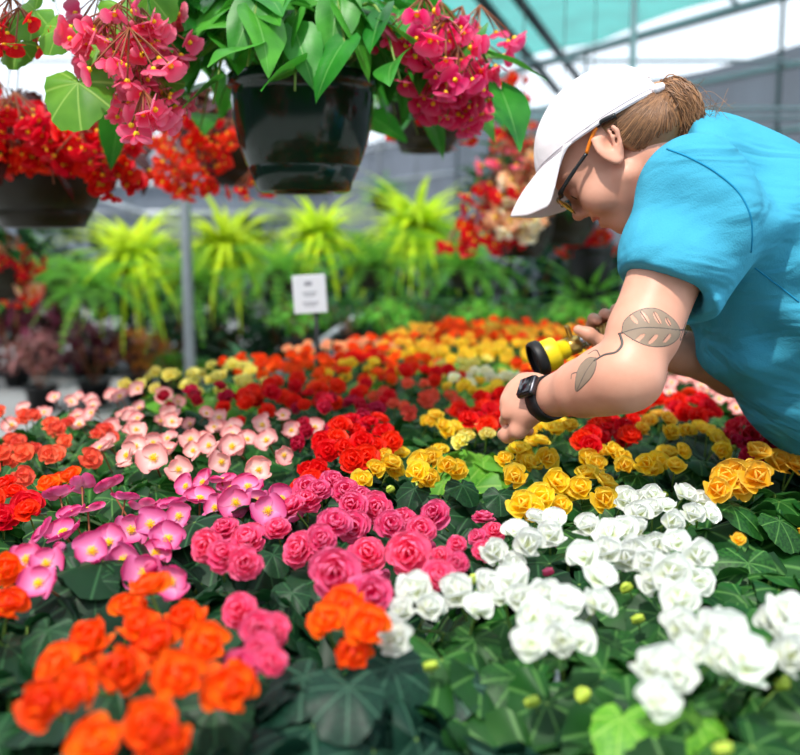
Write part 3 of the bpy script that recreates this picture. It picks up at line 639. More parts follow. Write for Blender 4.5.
basket('dark brownish pot with bronze leaves and scarlet sprays, hanging under the highest basket', b2, .150, .19, 'pot_brown', FB, RZ,
       clusters=[(12, 128), (30, 138), (50, 130), (62, 140), (8, 148), (70, 152), (95, 150), (20, 150), (40, 150), (100, 128), (85, 120), (5, 112), (72, 118), (118, 160), (105, 168), (60, 110), (28, 112), (112, 178), (50, 148), (82, 140), (0, 95), (15, 105), (125, 130), (88, 100)], ck='red', cs=1.25, rz=2.0, dd=-.22)
rail('overhead_pipe', (-3.2, 2.35, RZ), (2.6, 2.35, RZ), 'steel pipe above the brownish pot with bronze leaves', group=None)
b3 = P(232, 186, 3.1)
basket('small dark pot with scarlet sprays hanging behind the big dark green one', b3, .125, .17, 'pot_brown', FB, RZ,
       clusters=[(195, 140), (185, 155), (205, 160), (192, 172), (215, 150), (180, 180), (250, 180), (225, 128), (210, 130), (172, 150), (205, 140), (190, 185), (165, 165), (175, 132), (198, 118)], ck='red', cs=1.25, rz=.3, dd=-.2)
b4 = P(426, 153, 3.1)
basket('small dark pot with orange-red sprays hanging beside the pink sprays', b4, .125, .17, 'pot_brown', foliage_dragon('dragon', 12, nst=16, reach=(.10, .24), rise=(.02, .12), H=.17, drop=.12, L=(.07, .11), nleaf=4), RZ,
       clusters=[(420, 100), (432, 112), (445, 118), (412, 118), (440, 100), (405, 130), (452, 130), (425, 90), (460, 120), (436, 92), (468, 104)], ck='red', cs=1.15)
rail('overhead_pipe', (-3.2, 3.1, RZ), (3.0, 3.1, RZ), 'steel pipe carrying the two small dark pots', group=None)
# peach and red baskets beyond the cap
b5 = P(520, 258, 4.1)
FM = foliage_bush('mid', 41, 150, .24, .62, (.06, .10), .4)
basket('tall hanging begonia with peach, cream and red blooms beside the white cap', b5, .14, .19, 'pot_brown', FM, RZ+.35,
       clusters=[(505, 150, .0, 'coral'), (520, 160, .0, 'peach'), (535, 155, .0, 'peach'), (500, 172, .0, 'crimson'), (518, 178, -.1, 'cream'), (530, 185, -.1, 'peach'), (545, 175, .1, 'cream'), (492, 188, .0, 'red'), (508, 195, -.1, 'cream'), (524, 200, -.1, 'cream'), (488, 205, 0, 'crimson'), (505, 214, -.1, 'peach'), (520, 218, -.15, 'cream'), (535, 210, -.1, 'peach'), (475, 222, .0, 'red'), (460, 232, .0, 'red'), (492, 230, -.1, 'red'), (530, 140, .1, 'peach'), (512, 135, .1, 'red'), (542, 195, .0, 'peach'), (500, 238, .0, 'red'), (512, 206, -.15, 'peach'), (528, 170, -.15, 'peach'), (515, 190, -.15, 'red')], ck='peach', cs=1.75, dd=-.2)
b5b = P(560, 246, 4.5)
basket('dark pot with small red blooms hanging behind the cap peak', b5b, .17, .18, 'pot_brown', FM, RZ+.35, clusters=[(505, 85, .0), (515, 95, .0), (508, 112, .0), (520, 118, .0), (498, 120, .0), (512, 75, .0), (500, 105, 0)], ck='red', cs=1.3)
rail('overhead_pipe', (-3.0, 4.1, RZ+.35), (4.0, 4.1, RZ+.35), 'steel pipe above the peach begonia', group=None)
rail('overhead_pipe', (-3.0, 4.5, RZ+.35), (4.0, 4.5, RZ+.35), 'steel pipe above the pot behind the cap', group=None)
b6 = P(588, 300, 4.7)
basket('narrow dark pot with green trailing leaves and red blooms under the cap peak', b6, .11, .26, 'pot_black', foliage_arching('fern', 33, 34, (.2, .34), .02), RZ+.35,
       clusters=[(580, 230), (592, 226), (586, 242), (598, 240), (574, 245), (590, 252), (600, 228), (578, 236)], ck='red', cs=1.35)
rail('overhead_pipe', (-3.0, 4.7, RZ+.35), (4.0, 4.7, RZ+.35), 'steel pipe above the narrow dark pot', group=None)
b8 = P(2, 300, 4.6)
basket('scarlet flowered basket hanging low by the brownish pot', b8, .13, .18, 'pot_brown', FM, RZ+.35, clusters=[(8, 250), (20, 262), (5, 275), (25, 278), (15, 290), (0, 262), (12, 240), (28, 258), (30, 285, .0, 'peach'), (5, 240, 0, 'peach')], ck='red', cs=1.6)
# ------------------------------------------------------------------ ferns further back
FLIME = [foliage_arching('lime', s, 100, (.34, .52), .030, (-15, 75), 1.0) for s in (51, 52)]
FFERN = [foliage_fern('fern', s, 40, (.42, .6)) for s in (61, 62)]
lab5 = ['second from the left', 'third from the left']
def fernrow(pts, d, meshes, fmt, group, cat='hanging basket', R=.13, H=.15, top=2.2):
    names = ['leftmost', 'second from the left', 'third from the left', 'fourth from the left', 'fifth from the left', 'sixth from the left', 'seventh from the left', 'last']
    for i, (x, y, sc) in enumerate(sorted(pts)):
        c = P(x, y, d+rng.uniform(-.15, .15)); c[2] -= H
        rt = thing('hanging_fern_plant', (fmt % names[i]) if '%s' in fmt else fmt, cat, c, group)
        link('pot', FPOT, rt); link('foliage', meshes[i % 2], rt, (0, 0, H), frame((0, 0, 1), (math.cos(i*2.1), math.sin(i*2.1), 0)), sc)
        if top: hanger(rt, R, H, top-c[2])
FPOT = basket_pot(.13, .15, 'pot_brown')
fernrow([(133, 258, 1.15), (228, 246, 1.1), (318, 236, .95), (416, 228, 1.2)], 7.4, FLIME, 'lime yellow plant with arching leaves in a hanging pot, %s of four', 'lime yellow hanging plants')
fernrow([(95, 288, .85), (193, 284, .95), (282, 272, .8), (372, 268, .95), (466, 268, .95), (50, 282, .8)], 6.9, FFERN, 'deep green fern in a hanging pot, %s of the ferns', 'green hanging ferns')
rail('fern_rail', (-6, 7.4, 2.2), (4.2, 7.4, 2.2), 'steel pipe the lime yellow plants hang from', group=None)
rail('fern_rail', (-6, 6.9, 2.2), (4.2, 6.9, 2.2), 'steel pipe the green ferns hang from', group=None)
fernrow([(385, 195, .5)], 9.0, FFERN, 'small dark fern hanging higher behind the lime plants', None, top=2.9)
rail('fern_rail', (-6, 9.0, 2.9), (3.5, 9.0, 2.9), 'steel pipe high behind the fern rows', group=None)
# ------------------------------------------------------------------ plants on the ground and low tables
def shrub(label, px, base, d, mesh, sc, group=None, potr=.13, name='potted_shrub_plant', z=None):
    c = P(px, base, d); c[2] = 0 if z is None else z
    rt = thing(name, label, 'plant', c, group)
    V, F = lathe([(0, 0), (potr*.75, 0), (potr*.95, .17), (potr*1.05, .17), (potr*1.05, .19), (potr*.9, .19), (potr*.88, .16), (0, .16)], 20); m = MB(); m.add(V, F); m.obj('nursery_pot', M['pot_black'], rt)
    link('foliage', mesh, rt, (0, 0, .15), frame((0, 0, 1), (math.cos(px), math.sin(px), 0)), sc); return rt
BM = foliage_bush('maroon', 71, 240, .34, .62, (.06, .10)); BR = foliage_bush('rust', 72, 200, .3, .55, (.06, .10)); BV = foliage_bush('mauve', 73, 220, .34, .6, (.05, .09))
BG = [foliage_bush('dark', 74, 260, .40, 1.0, (.10, .17), .34, True), foliage_bush('dark', 75, 300, .40, 1.0, (.10, .17), .34, True)]; BS = foliage_arching('sage', 76, 34, (.3, .5), .06, (10, 75), .8)
BL = foliage_bush('bright', 77, 170, .26, .5, (.05, .09))
shrub('maroon leaved shrub in a black pot on the pale floor', 95, 400, 7.6, BM, 1.0)
shrub('rust orange shrub in a black pot beside the maroon one', 140, 395, 7.8, BR, .95)
shrub('dusty mauve shrub in a black pot nearer than the maroon one', 42, 405, 7.4, BV, .9)
shrub('dark maroon tall shrub behind the dusty mauve one', 18, 390, 8.6, BM, 1.5)
shrub('pale sage plant with wide drooping leaves behind the sign stake', 262, 372, 7.2, BS, 1.1)
shrub('small bright green plant on the floor beside the sage one', 200, 380, 7.4, BL, .6)
shrub('small bright green plant beside the rust orange shrub', 172, 385, 7.5, BL, .7)
nm = ['leftmost', 'second', 'third', 'fourth', 'fifth', 'sixth', 'seventh', 'eighth', 'ninth', 'tenth', 'eleventh', 'twelfth', 'last']
for i, px in enumerate(range(-20, 640, 54)):
    shrub(f'tall green shrub in the row behind the ferns, {nm[i]}' + (' from the left' if 0 < i < 12 else ''), px, 330, 9.4+.5*(i % 2), BG[i % 2], 1.15+.15*(i % 3), 'tall green shrubs behind the ferns', .2)
for i, px in enumerate(range(170, 600, 58)):
    shrub(f'low dark leafy plant on the floor under the ferns, {nm[i]}' + (' from the left' if i else ''), px, 330, 8.3+.4*(i % 2), BG[(i+1) % 2], .72, 'low dark plants under the ferns', .14)
tb = thing('low_display_table', 'low grey display table with green pots behind the bench', 'table', (*P(440, 330, 5.9)[:2], 0))
c0 = P(440, 330, 5.9)
m = MB(); m.add(*box(-1.0, 1.7, -.35, .35, .48, .53)); m.obj('table_top', M['steeld'], tb, False)
for x in (-.9, 1.6):
    for y in (-.3, .3): m = MB(); m.add(*box(x-.025, x+.025, y-.025, y+.025, 0, .48)); m.obj('leg', M['steeld'], tb, False)
BT = [foliage_bush('fern', 81, 150, .2, .34, (.04, .08)), foliage_bush('mid', 82, 150, .2, .34, (.04, .08))]
for i in range(10):
    c = np.array([c0[0]-.85+i*.27, 5.78+.22*(i % 2)])
    rt = shrub(f'green leafy pot on the low display table, {nm[i]}' + (' from the left' if i else ''), 400, 300, 5, BT[i % 2], .95, 'green pots on the low table', .09, z=.53); rt.location = (c[0], c[1], .53)
# ------------------------------------------------------------------ sign on its stake
sg = P(310, 294, 2.75); ft = np.array([at(321, 372, ZC)[0], sg[1], BENCH_Z])
s0 = thing('plant_sign', 'small white printed card on a dark stake among the blooms', 'sign', (sg[0], sg[1], BENCH_Z)); hz = sg[2]-BENCH_Z
m = MB(); m.add(*tube([(.03, 0, 0), (.012, .004, hz+.03)], .0065, 8)); m.obj('stake', M['pot_black'], s0)
V, F = rbox(.094, .004, .108, .0015, 1); m = MB(); Rt = np.array(Matrix.Rotation(-.06, 3, 'Y')); m.add(V, F, None, 0, Rt, (0, -.008, hz)); cd = m.obj('card', plain('card_white', s2l((226, 228, 236)), .5, .3), s0, False)
m = MB()
for (zx, zz, w, h) in ((-.004, .03, .022, .012), (0, .004, .042, .004), (0, -.004, .03, .003), (.002, -.024, .046, .004), (.002, -.032, .034, .003)):
    Vb, Fb = rbox(w, .0008, h, .0003, 1); m.add(Vb, Fb, None, 0, Rt, np.array([zx, -.0104, hz+zz]))
m.obj('printed_text', plain('print_grey', s2l((150, 152, 162)), .6, .2), cd, False)
# grey metal spike near the front
sp = at(556, 735, .86); m = MB(); m.add(*tube([(0, 0, 0), (0, 0, .15), (0, .0, .19), (0, 0, .205)], [.004, .004, .004, .001], 8)); o = m.obj('plant_stake', M['steel']); o.location = (sp[0], sp[1], BENCH_Z); tag(o, 'thin grey stake tip showing under the middle white blooms', 'stake')
# ------------------------------------------------------------------ the greenhouse
t = NT('floor_concrete'); tc = t.n('TexCoord'); nz = t.n('TexNoise', Scale=1.3, Detail=8.0); t.l(tc.outputs['Object'], nz.inputs[0])
FLM = t.surf(t.mix(nz.outputs[0], s2l((112, 114, 116)), s2l((172, 172, 172))), .85, .2)
m = MB(); m.add(*box(-30, 30, -12, 45, -.1, 0)); struct(m.obj('floor', FLM, None, False))
def fabric(name, col, tr, scale=60):
    t = NT(name); tc = t.n('TexCoord'); mp = t.n('Mapping'); t.l(tc.outputs['Object'], mp.inputs[0]); mp.inputs['Scale'].default_value = (1, 1, .35)
    nz = t.n('TexNoise', Scale=2.2, Detail=6.0); t.l(mp.outputs[0], nz.inputs[0])
    c = t.mix(nz.outputs[0], tuple(x*.6 for x in col), tuple(min(1, x*1.4) for x in col))
    d = t.n('BsdfDiffuse'); t.l(c, d.inputs[0]); tl = t.n('BsdfTranslucent'); t.l(c, tl.inputs[0]); tp = t.n('BsdfTransparent')
    a = t.n('MixShader'); a.inputs[0].default_value = .5; t.l(d.outputs[0], a.inputs[1]); t.l(tl.outputs[0], a.inputs[2])
    b = t.n('MixShader'); b.inputs[0].default_value = tr; t.l(a.outputs[0], b.inputs[1]); t.l(tp.outputs[0], b.inputs[2]); t.l(b.outputs[0], t.out.inputs[0]); return t.m
M['shade'] = fabric('shade_fabric', s2l((92, 98, 110)), .08); M['film'] = fabric('clear_film', s2l((240, 244, 248)), .86); M['teal'] = fabric('teal_curtain', s2l((70, 176, 168)), .12); M['backshade'] = fabric('back_shade', s2l((140, 148, 160)), .15)
WA = np.array([4.17, 10.06]); WD = norm((-.447, .894)); WN = np.array([WD[1], -WD[0]])
def wp(k, z, off=0.0): p = WA+WD*k+WN*off; return np.array([p[0], p[1], z])
def wall(name, k0, k1, z0, z1, mat, off=0.0, n=40, sag=0.0):
    V = []; 
    for z, w in ((z0, 0), (z0*.5+z1*.5, .5), (z1, 1)):
        for i in range(n+1):
            k = k0+(k1-k0)*i/n; V.append(wp(k, z-(sag*math.sin(PI*((k/3.0) % 1))*w), off+.03*math.sin(k*2.3+w*3)))
    m = MB(); m.add(V, grid_faces(3, n+1)); return m.obj(name, mat, None)
struct(wall('wall_right', -9, 19, 0, 3.3, M['shade'], sag=.07)); struct(wall('window_1', -9, 19, 3.3, 3.78, M['film'], .02))
def beam(name, a, b, r, mat, label, cat='beam', group=None, n=10):
    m = MB(); m.add(*tube([a, b], r, n)); o = m.obj(name, M[mat]); return tag(o, label, cat, group)
beam('eave_pipe', wp(-9, 3.8, -.05), wp(19, 3.8, -.05), .06, 'steel', 'thick eave pipe along the top of the shade wall', 'pipe')
beam('wall_pipe', wp(-9, 3.08, -.06), wp(19, 3.08, -.06), .035, 'steel', 'upper pale pipe along the grey shade wall', 'pipe')
beam('wall_pipe', wp(-9, 2.43, -.06), wp(19, 2.43, -.06), .035, 'steel', 'lower pale pipe along the grey shade wall', 'pipe')
for i, k in enumerate((-6, -2.8, .34, 3.6, 7.0, 10.0, 14.0)):
    beam('wall_post', wp(k, 0, -.11), wp(k, 3.82, -.11), .024, 'steeld', f'dark post along the grey shade wall, {nm[i]} counted from the near end', 'post', 'posts of the shade wall')
# teal curtain overhead, white film above it
def sheet(name, mat, pts_fn, nu, nv):
    V = [pts_fn(i/(nu-1), j/(nv-1)) for i in range(nu) for j in range(nv)]; m = MB(); m.add(V, grid_faces(nu, nv)); return m.obj(name, mat)
tag(sheet('shade_curtain', M['teal'], lambda u, v: wp(-6+13*u, 3.84+.10*abs(math.sin(u*13))+.05*math.sin(v*9), -.1-5.2*v), 50, 14), 'teal shade curtain drawn overhead under the roof', 'curtain')
struct(sheet('ceiling', M['film'], lambda u, v: wp(-6+26*u, 3.9+1.7*math.sin(PI*v), -11*v), 20, 16))
beam('roof_brace', P(470, -14, 9.0), P(558, 92, 12.6), .05, 'steeld', 'dark slanting roof brace, the one nearer the pink sprays')
beam('roof_brace', P(508, -14, 9.0), P(578, 78, 12.6), .05, 'steeld', 'dark slanting roof brace, the one nearer the cap')
for i, k in enumerate((1.0, 5.0, 9.0, 13.0)):
    m = MB(); m.add(*tube([wp(k, 3.8+1.72*math.sin(PI*v), -11*v) for v in np.linspace(0, 1, 24)], .03, 8)); tag(m.obj('roof_hoop', M['steel']), f'arched steel hoop of the roof, {nm[i]} counted from the near end', 'beam', 'roof hoops')
m = MB(); m.add(*box(-9.25, -9.2, -7, 21, 0, 3.6)); struct(m.obj('wall_left', M['shade'], None, False))
m = MB(); m.add(*box(-9.2, 12, -7.05, -7, 0, 3.6)); struct(m.obj('wall_front', M['shade'], None, False))
m = MB(); m.add(*box(-9.2, -1.5, 21, 21.05, 0, 3.5)); struct(m.obj('wall_back', M['backshade'], None, False))
m = MB(); m.add(*box(-9.2, -1.5, 21, 21.03, 3.5, 5.2)); struct(m.obj('window_2', M['film'], None, False))
for i, z in enumerate((1.9, 2.5, 3.1)):
    beam('back_pipe', (-9.2, 20.9, z), (-1.5, 20.9, z), .05, 'steel', ('lowest', 'middle', 'topmost')[i]+' white pipe across the far end wall', 'pipe')
beam('back_brace', (-8.6, 20.8, 2.9), (-3.9, 20.8, 1.4), .05, 'steel', 'white slanting brace on the far end wall', 'pipe')
pb = P(190, 362, 6.3); beam('roof_post', (pb[0], pb[1], 0), (pb[0], pb[1], 4.2), .036, 'steel', 'pale steel post among the hanging ferns', 'post')
pb = P(623, 355, 8.2); beam('roof_post', (pb[0], pb[1], 0), (pb[0], pb[1], 4.2), .03, 'steel', 'grey steel post behind the nozzle and arm', 'post')
beam('hand_rail', P(286, 368, 6.6), P(362, 314, 6.2), .03, 'steel', 'pale slanting rail behind the sign stake', 'rail')
# ------------------------------------------------------------------ light
w = bpy.data.worlds.new('sky'); SC.world = w; w.use_nodes = True; wn = w.node_tree; wn.nodes.clear()
wo = wn.nodes.new('ShaderNodeOutputWorld'); bg = wn.nodes.new('ShaderNodeBackground'); wn.links.new(bg.outputs[0], wo.inputs[0])
bg.inputs[0].default_value = (.80, .90, 1.0, 1); bg.inputs[1].default_value = 1.8
L = bpy.data.lights.new('sun', 'SUN'); L.energy = 4.5; L.angle = .03; L.color = (1, .95, .87); lo = bpy.data.objects.new('sun', L); COL.objects.link(lo)
lo.rotation_euler = Vector((-.22, -.46, .86)).to_track_quat('Z', 'Y').to_euler()
SC.view_settings.view_transform = 'Standard'; SC.view_settings.look = 'None'; SC.view_settings.exposure = .0; SC.view_settings.gamma = 1; SC.view_settings.use_curve_mapping = False
SC.cycles.max_bounces = 6; SC.cycles.diffuse_bounces = 3; SC.cycles.glossy_bounces = 2; SC.cycles.transmission_bounces = 4; SC.cycles.transparent_max_bounces = 6; SC.cycles.caustics_reflective = False; SC.cycles.caustics_refractive = False
# ================================================================== the person
class Field:
    def __init__(s, lo, hi, h):
        s.o = np.asarray(lo, float); s.h = h; s.n = np.ceil((np.asarray(hi)-s.o)/h).astype(int)+1
        s.A = np.full(s.n, 1.0, np.float32)
    def sl(s, lo, hi):
        a = np.clip(np.floor((np.asarray(lo)-s.o)/s.h).astype(int), 0, s.n); b = np.clip(np.ceil((np.asarray(hi)-s.o)/s.h).astype(int)+1, 0, s.n)
        if (b <= a).any(): return None, None
        ax = [(s.o[i]+s.h*np.arange(a[i], b[i])).astype(np.float32) for i in range(3)]
        return tuple(slice(a[i], b[i]) for i in range(3)), (ax[0][:, None, None], ax[1][None, :, None], ax[2][None, None, :])
    def comb(s, fn, lo, hi, k, op):
        pad = k+4*s.h; sl, X = s.sl(np.asarray(lo)-pad, np.asarray(hi)+pad)
        if sl is None: return
        d = fn(*X).astype(np.float32); a = s.A[sl]
        if op == 'sub': s.A[sl] = s._smax(a, -d, k)
        elif k <= 0: s.A[sl] = np.minimum(a, d)
        else:
            h = np.clip(.5+.5*(a-d)/k, 0, 1); s.A[sl] = a*(1-h)+d*h-k*h*(1-h)
    @staticmethod
    def _smax(a, b, k):
        if k <= 0: return np.maximum(a, b)
        h = np.clip(.5-.5*(a-b)/k, 0, 1); return a*(1-h)+b*h+k*h*(1-h)
    def cap(s, a, b, ra, rb, k=.01, op='add'):
        a = np.asarray(a, float); b = np.asarray(b, float); ba = b-a; L = float(ba @ ba)+1e-12; R = max(ra, rb)
        def fn(X, Y, Z):
            t = np.clip(((X-a[0])*ba[0]+(Y-a[1])*ba[1]+(Z-a[2])*ba[2])/L, 0, 1)
            return np.sqrt((X-a[0]-t*ba[0])**2+(Y-a[1]-t*ba[1])**2+(Z-a[2]-t*ba[2])**2)-(ra+(rb-ra)*t)
        s.comb(fn, np.minimum(a, b)-R, np.maximum(a, b)+R, k, op)
    def chain(s, pts, rs, k=.01, op='add'):
        for i in range(len(pts)-1): s.cap(pts[i], pts[i+1], rs[i], rs[i+1], k, op)
    def ell(s, c, r, R=None, k=.01, op='add'):      # R rows: local axes
        c = np.asarray(c, float); R = np.eye(3) if R is None else np.asarray(R); mr = max(r)
        def fn(X, Y, Z):
            x, y, z = X-c[0], Y-c[1], Z-c[2]
            q = [(R[i, 0]*x+R[i, 1]*y+R[i, 2]*z) for i in range(3)]
            k0 = np.sqrt(sum((q[i]/r[i])**2 for i in range(3))); k1 = np.sqrt(sum((q[i]/r[i]**2)**2 for i in range(3)))+1e-9
            return k0*(k0-1)/k1
        s.comb(fn, c-mr, c+mr, k, op)
    def half(s, p, n, lo, hi, k=.004):              # remove everything on the side n points to
        p = np.asarray(p, float); n = norm(n)
        s.comb(lambda X, Y, Z: (p[0]-X)*n[0]+(p[1]-Y)*n[1]+(p[2]-Z)*n[2], lo, hi, k, 'sub')
    def mesh(s, mb=None, mat=0, smooth=2):
        A = s.A; S = A < 0; n = np.array(A.shape)-1
        cnt = np.zeros(n, np.uint8)
        for i in (0, 1):
            for j in (0, 1):
                for k in (0, 1): cnt += S[i:n[0]+i, j:n[1]+j, k:n[2]+k]
        act = (cnt > 0) & (cnt < 8); cells = np.argwhere(act); idx = np.full(n, -1, np.int32); idx[act] = np.arange(len(cells))
        pos = np.zeros((len(cells), 3)); w = np.zeros(len(cells))
        for ax in range(3):
            u, v = [i for i in range(3) if i != ax]
            for du in (0, 1):
                for dv in (0, 1):
                    c0 = cells.copy(); c0[:, u] += du; c0[:, v] += dv; c1 = c0.copy(); c1[:, ax] += 1
                    a = A[tuple(c0.T)]; b = A[tuple(c1.T)]; m = (a < 0) != (b < 0)
                    t = np.where(m, a/np.where(m, a-b, 1), 0); p = c0.astype(float); p[:, ax] += t
                    pos[m] += p[m]; w[m] += 1
        V = s.o+s.h*pos/w[:, None]; F = []
        for ax in range(3):
            u, v = (ax+1) % 3, (ax+2) % 3
            sa = [slice(None)]*3; sb = [slice(None)]*3; sa[ax] = slice(0, -1); sb[ax] = slice(1, None)
            ch = np.argwhere(S[tuple(sa)] != S[tuple(sb)])
            ch = ch[(ch[:, u] > 0) & (ch[:, v] > 0) & (ch[:, u] < n[u]) & (ch[:, v] < n[v])]
            q = []
            for du, dv in ((-1, -1), (0, -1), (0, 0), (-1, 0)):
                c = ch.copy(); c[:, u] += du; c[:, v] += dv; q.append(idx[tuple(c.T)])
            q = np.stack(q, 1); flip = ~S[tuple(ch.T)]; q[flip] = q[flip][:, ::-1]; F.append(q[(q >= 0).all(1)])
        F = np.concatenate(F)
        for _ in range(smooth):                      # gentle relaxation
            acc = np.zeros_like(V); c = np.zeros(len(V))
            for i in range(4):
                a, b = F[:, i], F[:, (i+1) % 4]
                for x in range(3): acc[:, x] += np.bincount(a, V[b, x], len(V))+np.bincount(b, V[a, x], len(V))
                c += np.bincount(a, minlength=len(V))+np.bincount(b, minlength=len(V))
            V = V*.5+.5*acc/np.maximum(c, 1)[:, None]
        return V, F
def fast_mesh(name, V, F, mats, smooth=True):
    me = bpy.data.meshes.new(name); me.vertices.add(len(V)); me.vertices.foreach_set('co', np.asarray(V, np.float32).ravel())
    F = np.asarray(F, np.int32); me.loops.add(F.size); me.loops.foreach_set('vertex_index', F.ravel())
    me.polygons.add(len(F)); me.polygons.foreach_set('loop_start', np.arange(0, F.size, 4, dtype=np.int32)); me.polygons.foreach_set('loop_total', np.full(len(F), 4, np.int32))
    for m in (mats if isinstance(mats, (list, tuple)) else [mats]): me.materials.append(m)
    me.update(calc_edges=True); me.validate(); me.polygons.foreach_set('use_smooth', [smooth]*len(me.polygons)); return me
# ---- head frame (cm; f forward, l towards her left = the camera, u up), origin between the ears
PIT = math.radians(50); YAW = math.radians(20)
Fh = np.array([-math.cos(PIT), 0, -math.sin(PIT)]); Uh = np.array([-math.sin(PIT), 0, math.cos(PIT)]); Lh = np.array([0, -1., 0])
Rz = np.array(Matrix.Rotation(-YAW, 3, 'Z')); Fh, Uh, Lh = Rz @ Fh, Rz @ Uh, Rz @ Lh
HE = P(604, 152, 1.35)-Lh*.072
HR = np.stack([Fh, Lh, Uh])
def H(f, l, u): return HE+(Fh*f+Lh*l+Uh*u)*.01
def Hf(f, l, u): return H(f*.905, l, u*.91 if u < 0 else u)
# ---- joints
Lsho, Lelb, Lwri = P(694, 205, 1.275), P(628, 371, 1.185), P(549, 398, 1.315)
Rsho = P(742, 196, 1.62); Relb, Rwri = P(772, 380, 1.60), P(640, 340, 1.49)
NB = P(688, 178, 1.44); CH = P(748, 240, 1.445); WA_ = P(835, 332, 1.45); PE = P(925, 425, 1.45)
AX = norm(PE-NB); TL = np.array([0, -1., 0]); TN = norm(np.cross(AX, TL)); TN = TN if TN[2] < 0 else -TN   # TN points to the belly
TR = np.stack([AX, TL, TN])
B = Field((.10, 1.02, .84), (.86, 1.78, 1.56), .0023)
c = .01
# torso under the shirt
B.ell(CH, (.19, .15, .105), TR, .05); B.ell(WA_, (.19, .135, .10), TR, .06); B.cap(NB+AX*.06-TN*.005, CH, .075, .1, .05)
B.cap(NB+AX*.05, Lsho, .05, .05, .03); B.cap(NB+AX*.05, Rsho, .05, .05, .03)
# neck, head
B.cap(H(-2.6, 0, -3.5), NB+AX*.035+TN*.012, .053, .058, .02)
B.cap(H(1.2, 0, -6.2), NB+AX*.06+TN*.055, .036, .045, .03)
B.ell(H(-1.5, 0, 4.3), (.090, .067, .069), HR, .01)
B.ell(H(3.2, 0, -1.0), (.048, .057, .074), HR, .02)
B.ell(Hf(6.0, 0, -8.3), (.021, .025, .018), HR, .02)
for s_ in (-1, 1):
    B.cap(Hf(.6, s_*5.0, -4.6), Hf(5.2, s_*1.7, -8.4), .014, .016, .022)
    B.ell(Hf(5.9, s_*3.7, -2.9), (.021, .021, .024), HR, .02)
    B.cap(Hf(7.3, s_*1.2, 2.0), Hf(6.0, s_*4.2, 1.9), .012, .011, .016)
B.ell(Hf(5.2, 0, 3.3), (.028, .046, .03), HR, .02)
for s_ in (-1, 1):
    B.ell(Hf(8.9, s_*3.1, .1), (.014, .016, .011), HR, .012, 'sub'); B.ell(Hf(7.05, s_*3.1, .0), (.0125, .0125, .0125), HR, .002)
    B.cap(Hf(8.15, s_*1.9, .35), Hf(7.55, s_*4.3, .25), .0022, .0022, .004)          # upper lids
B.cap(Hf(7.6, 0, 1.2), Hf(9.7, 0, -1.8), .0075, .0085, .012); B.ell(Hf(10.0, 0, -2.1), (.0105, .0095, .0085), HR, .008)
for s_ in (-1, 1):
    B.ell(Hf(9.2, s_*1.25, -2.6), (.0085, .006, .0065), HR, .006); B.ell(Hf(9.75, s_*.65, -3.15), (.0045, .003, .003), HR, .002, 'sub')
B.ell(Hf(7.7, 0, -4.6), (.012, .027, .013), HR, .012); B.ell(Hf(7.2, 0, -6.3), (.013, .024, .010), HR, .012)
mo = [Hf(7.0, -2.9, -4.55), Hf(8.2, -1.6, -5.0), Hf(8.75, 0, -5.2), Hf(8.2, 1.6, -5.0), Hf(7.0, 2.9, -4.55)]
B.chain([p+Fh*.001+Uh*.0055 for p in mo], [.003, .0046, .0052, .0046, .003], .005)
B.chain([p-Fh*.001-Uh*.0065 for p in mo], [.003, .0052, .0060, .0052, .003], .005)
B.chain([p+Fh*.004 for p in mo], [.0015, .0036, .0042, .0036, .0015], .002, 'sub')
for s_ in (-1, 1): B.cap(Hf(8.3, s_*2.3, -2.9), Hf(6.7, s_*3.7, -5.3), .0014, .0018, .007, 'sub')   # smile folds
# ears
for s_ in (-1, 1):
    ta = math.radians(14); ef = np.array([Fh*math.cos(ta)+Uh*math.sin(ta), Uh*math.cos(ta)-Fh*math.sin(ta)]); en = norm(Lh*s_*.86-Fh*.5)
    ER = np.stack([norm(ef[0]+en*-.0), en, ef[1]]); ec = H(-1.1, s_*7.0, .4)
    def E(a, b, n_): return ec+(ER[0]*a+ER[2]*b+ER[1]*n_)*.01
    B.ell(ec, (.0175, .0055, .030), ER, .006)
    helix = [E(.9, .3, .35), E(1.45, 1.5, .5), E(.8, 2.7, .55), (E(-.5, 2.9, .6)), E(-1.5, 2.0, .6), E(-1.75, .5, .55), E(-1.3, -1.0, .4), E(-.6, -2.0, .3)]
    B.chain(helix, [.0026, .003, .0032, .0034, .0034, .0032, .003, .0036], .003)
    B.ell(E(.15, -2.55, .25), (.0075, .0048, .008), ER, .005)
    B.ell(E(.1, -.15, .75), (.0085, .0075, .011), ER, .003, 'sub'); B.ell(E(-.35, 1.5, .75), (.008, .0055, .009), ER, .003, 'sub')
    B.chain([E(-.95, 1.5, .4), E(-.85, .2, .45), E(-.35, -1.1, .35)], [.0024, .0026, .0026], .003); B.cap(E(1.15, -.1, .35), E(1.0, -.9, .35), .0032, .003, .004)
# the skull stays inside the cap
def _cap(X, Y, Z):
    x, y, z = (X-HE[0])*100, (Y-HE[1])*100, (Z-HE[2])*100
    f = x*Fh[0]+y*Fh[1]+z*Fh[2]; l = x*Lh[0]+y*Lh[1]+z*Lh[2]; u = x*Uh[0]+y*Uh[1]+z*Uh[2]
    e = np.sqrt(((f+1.0)/10.1)**2+(l/7.5)**2+((u-2.7)/8.5)**2)
    return np.maximum((1-e)*.08, (5.2-(8.4-f)*.31-u)*.01)
B.comb(_cap, HE-.16, HE+.16, .003, 'sub')
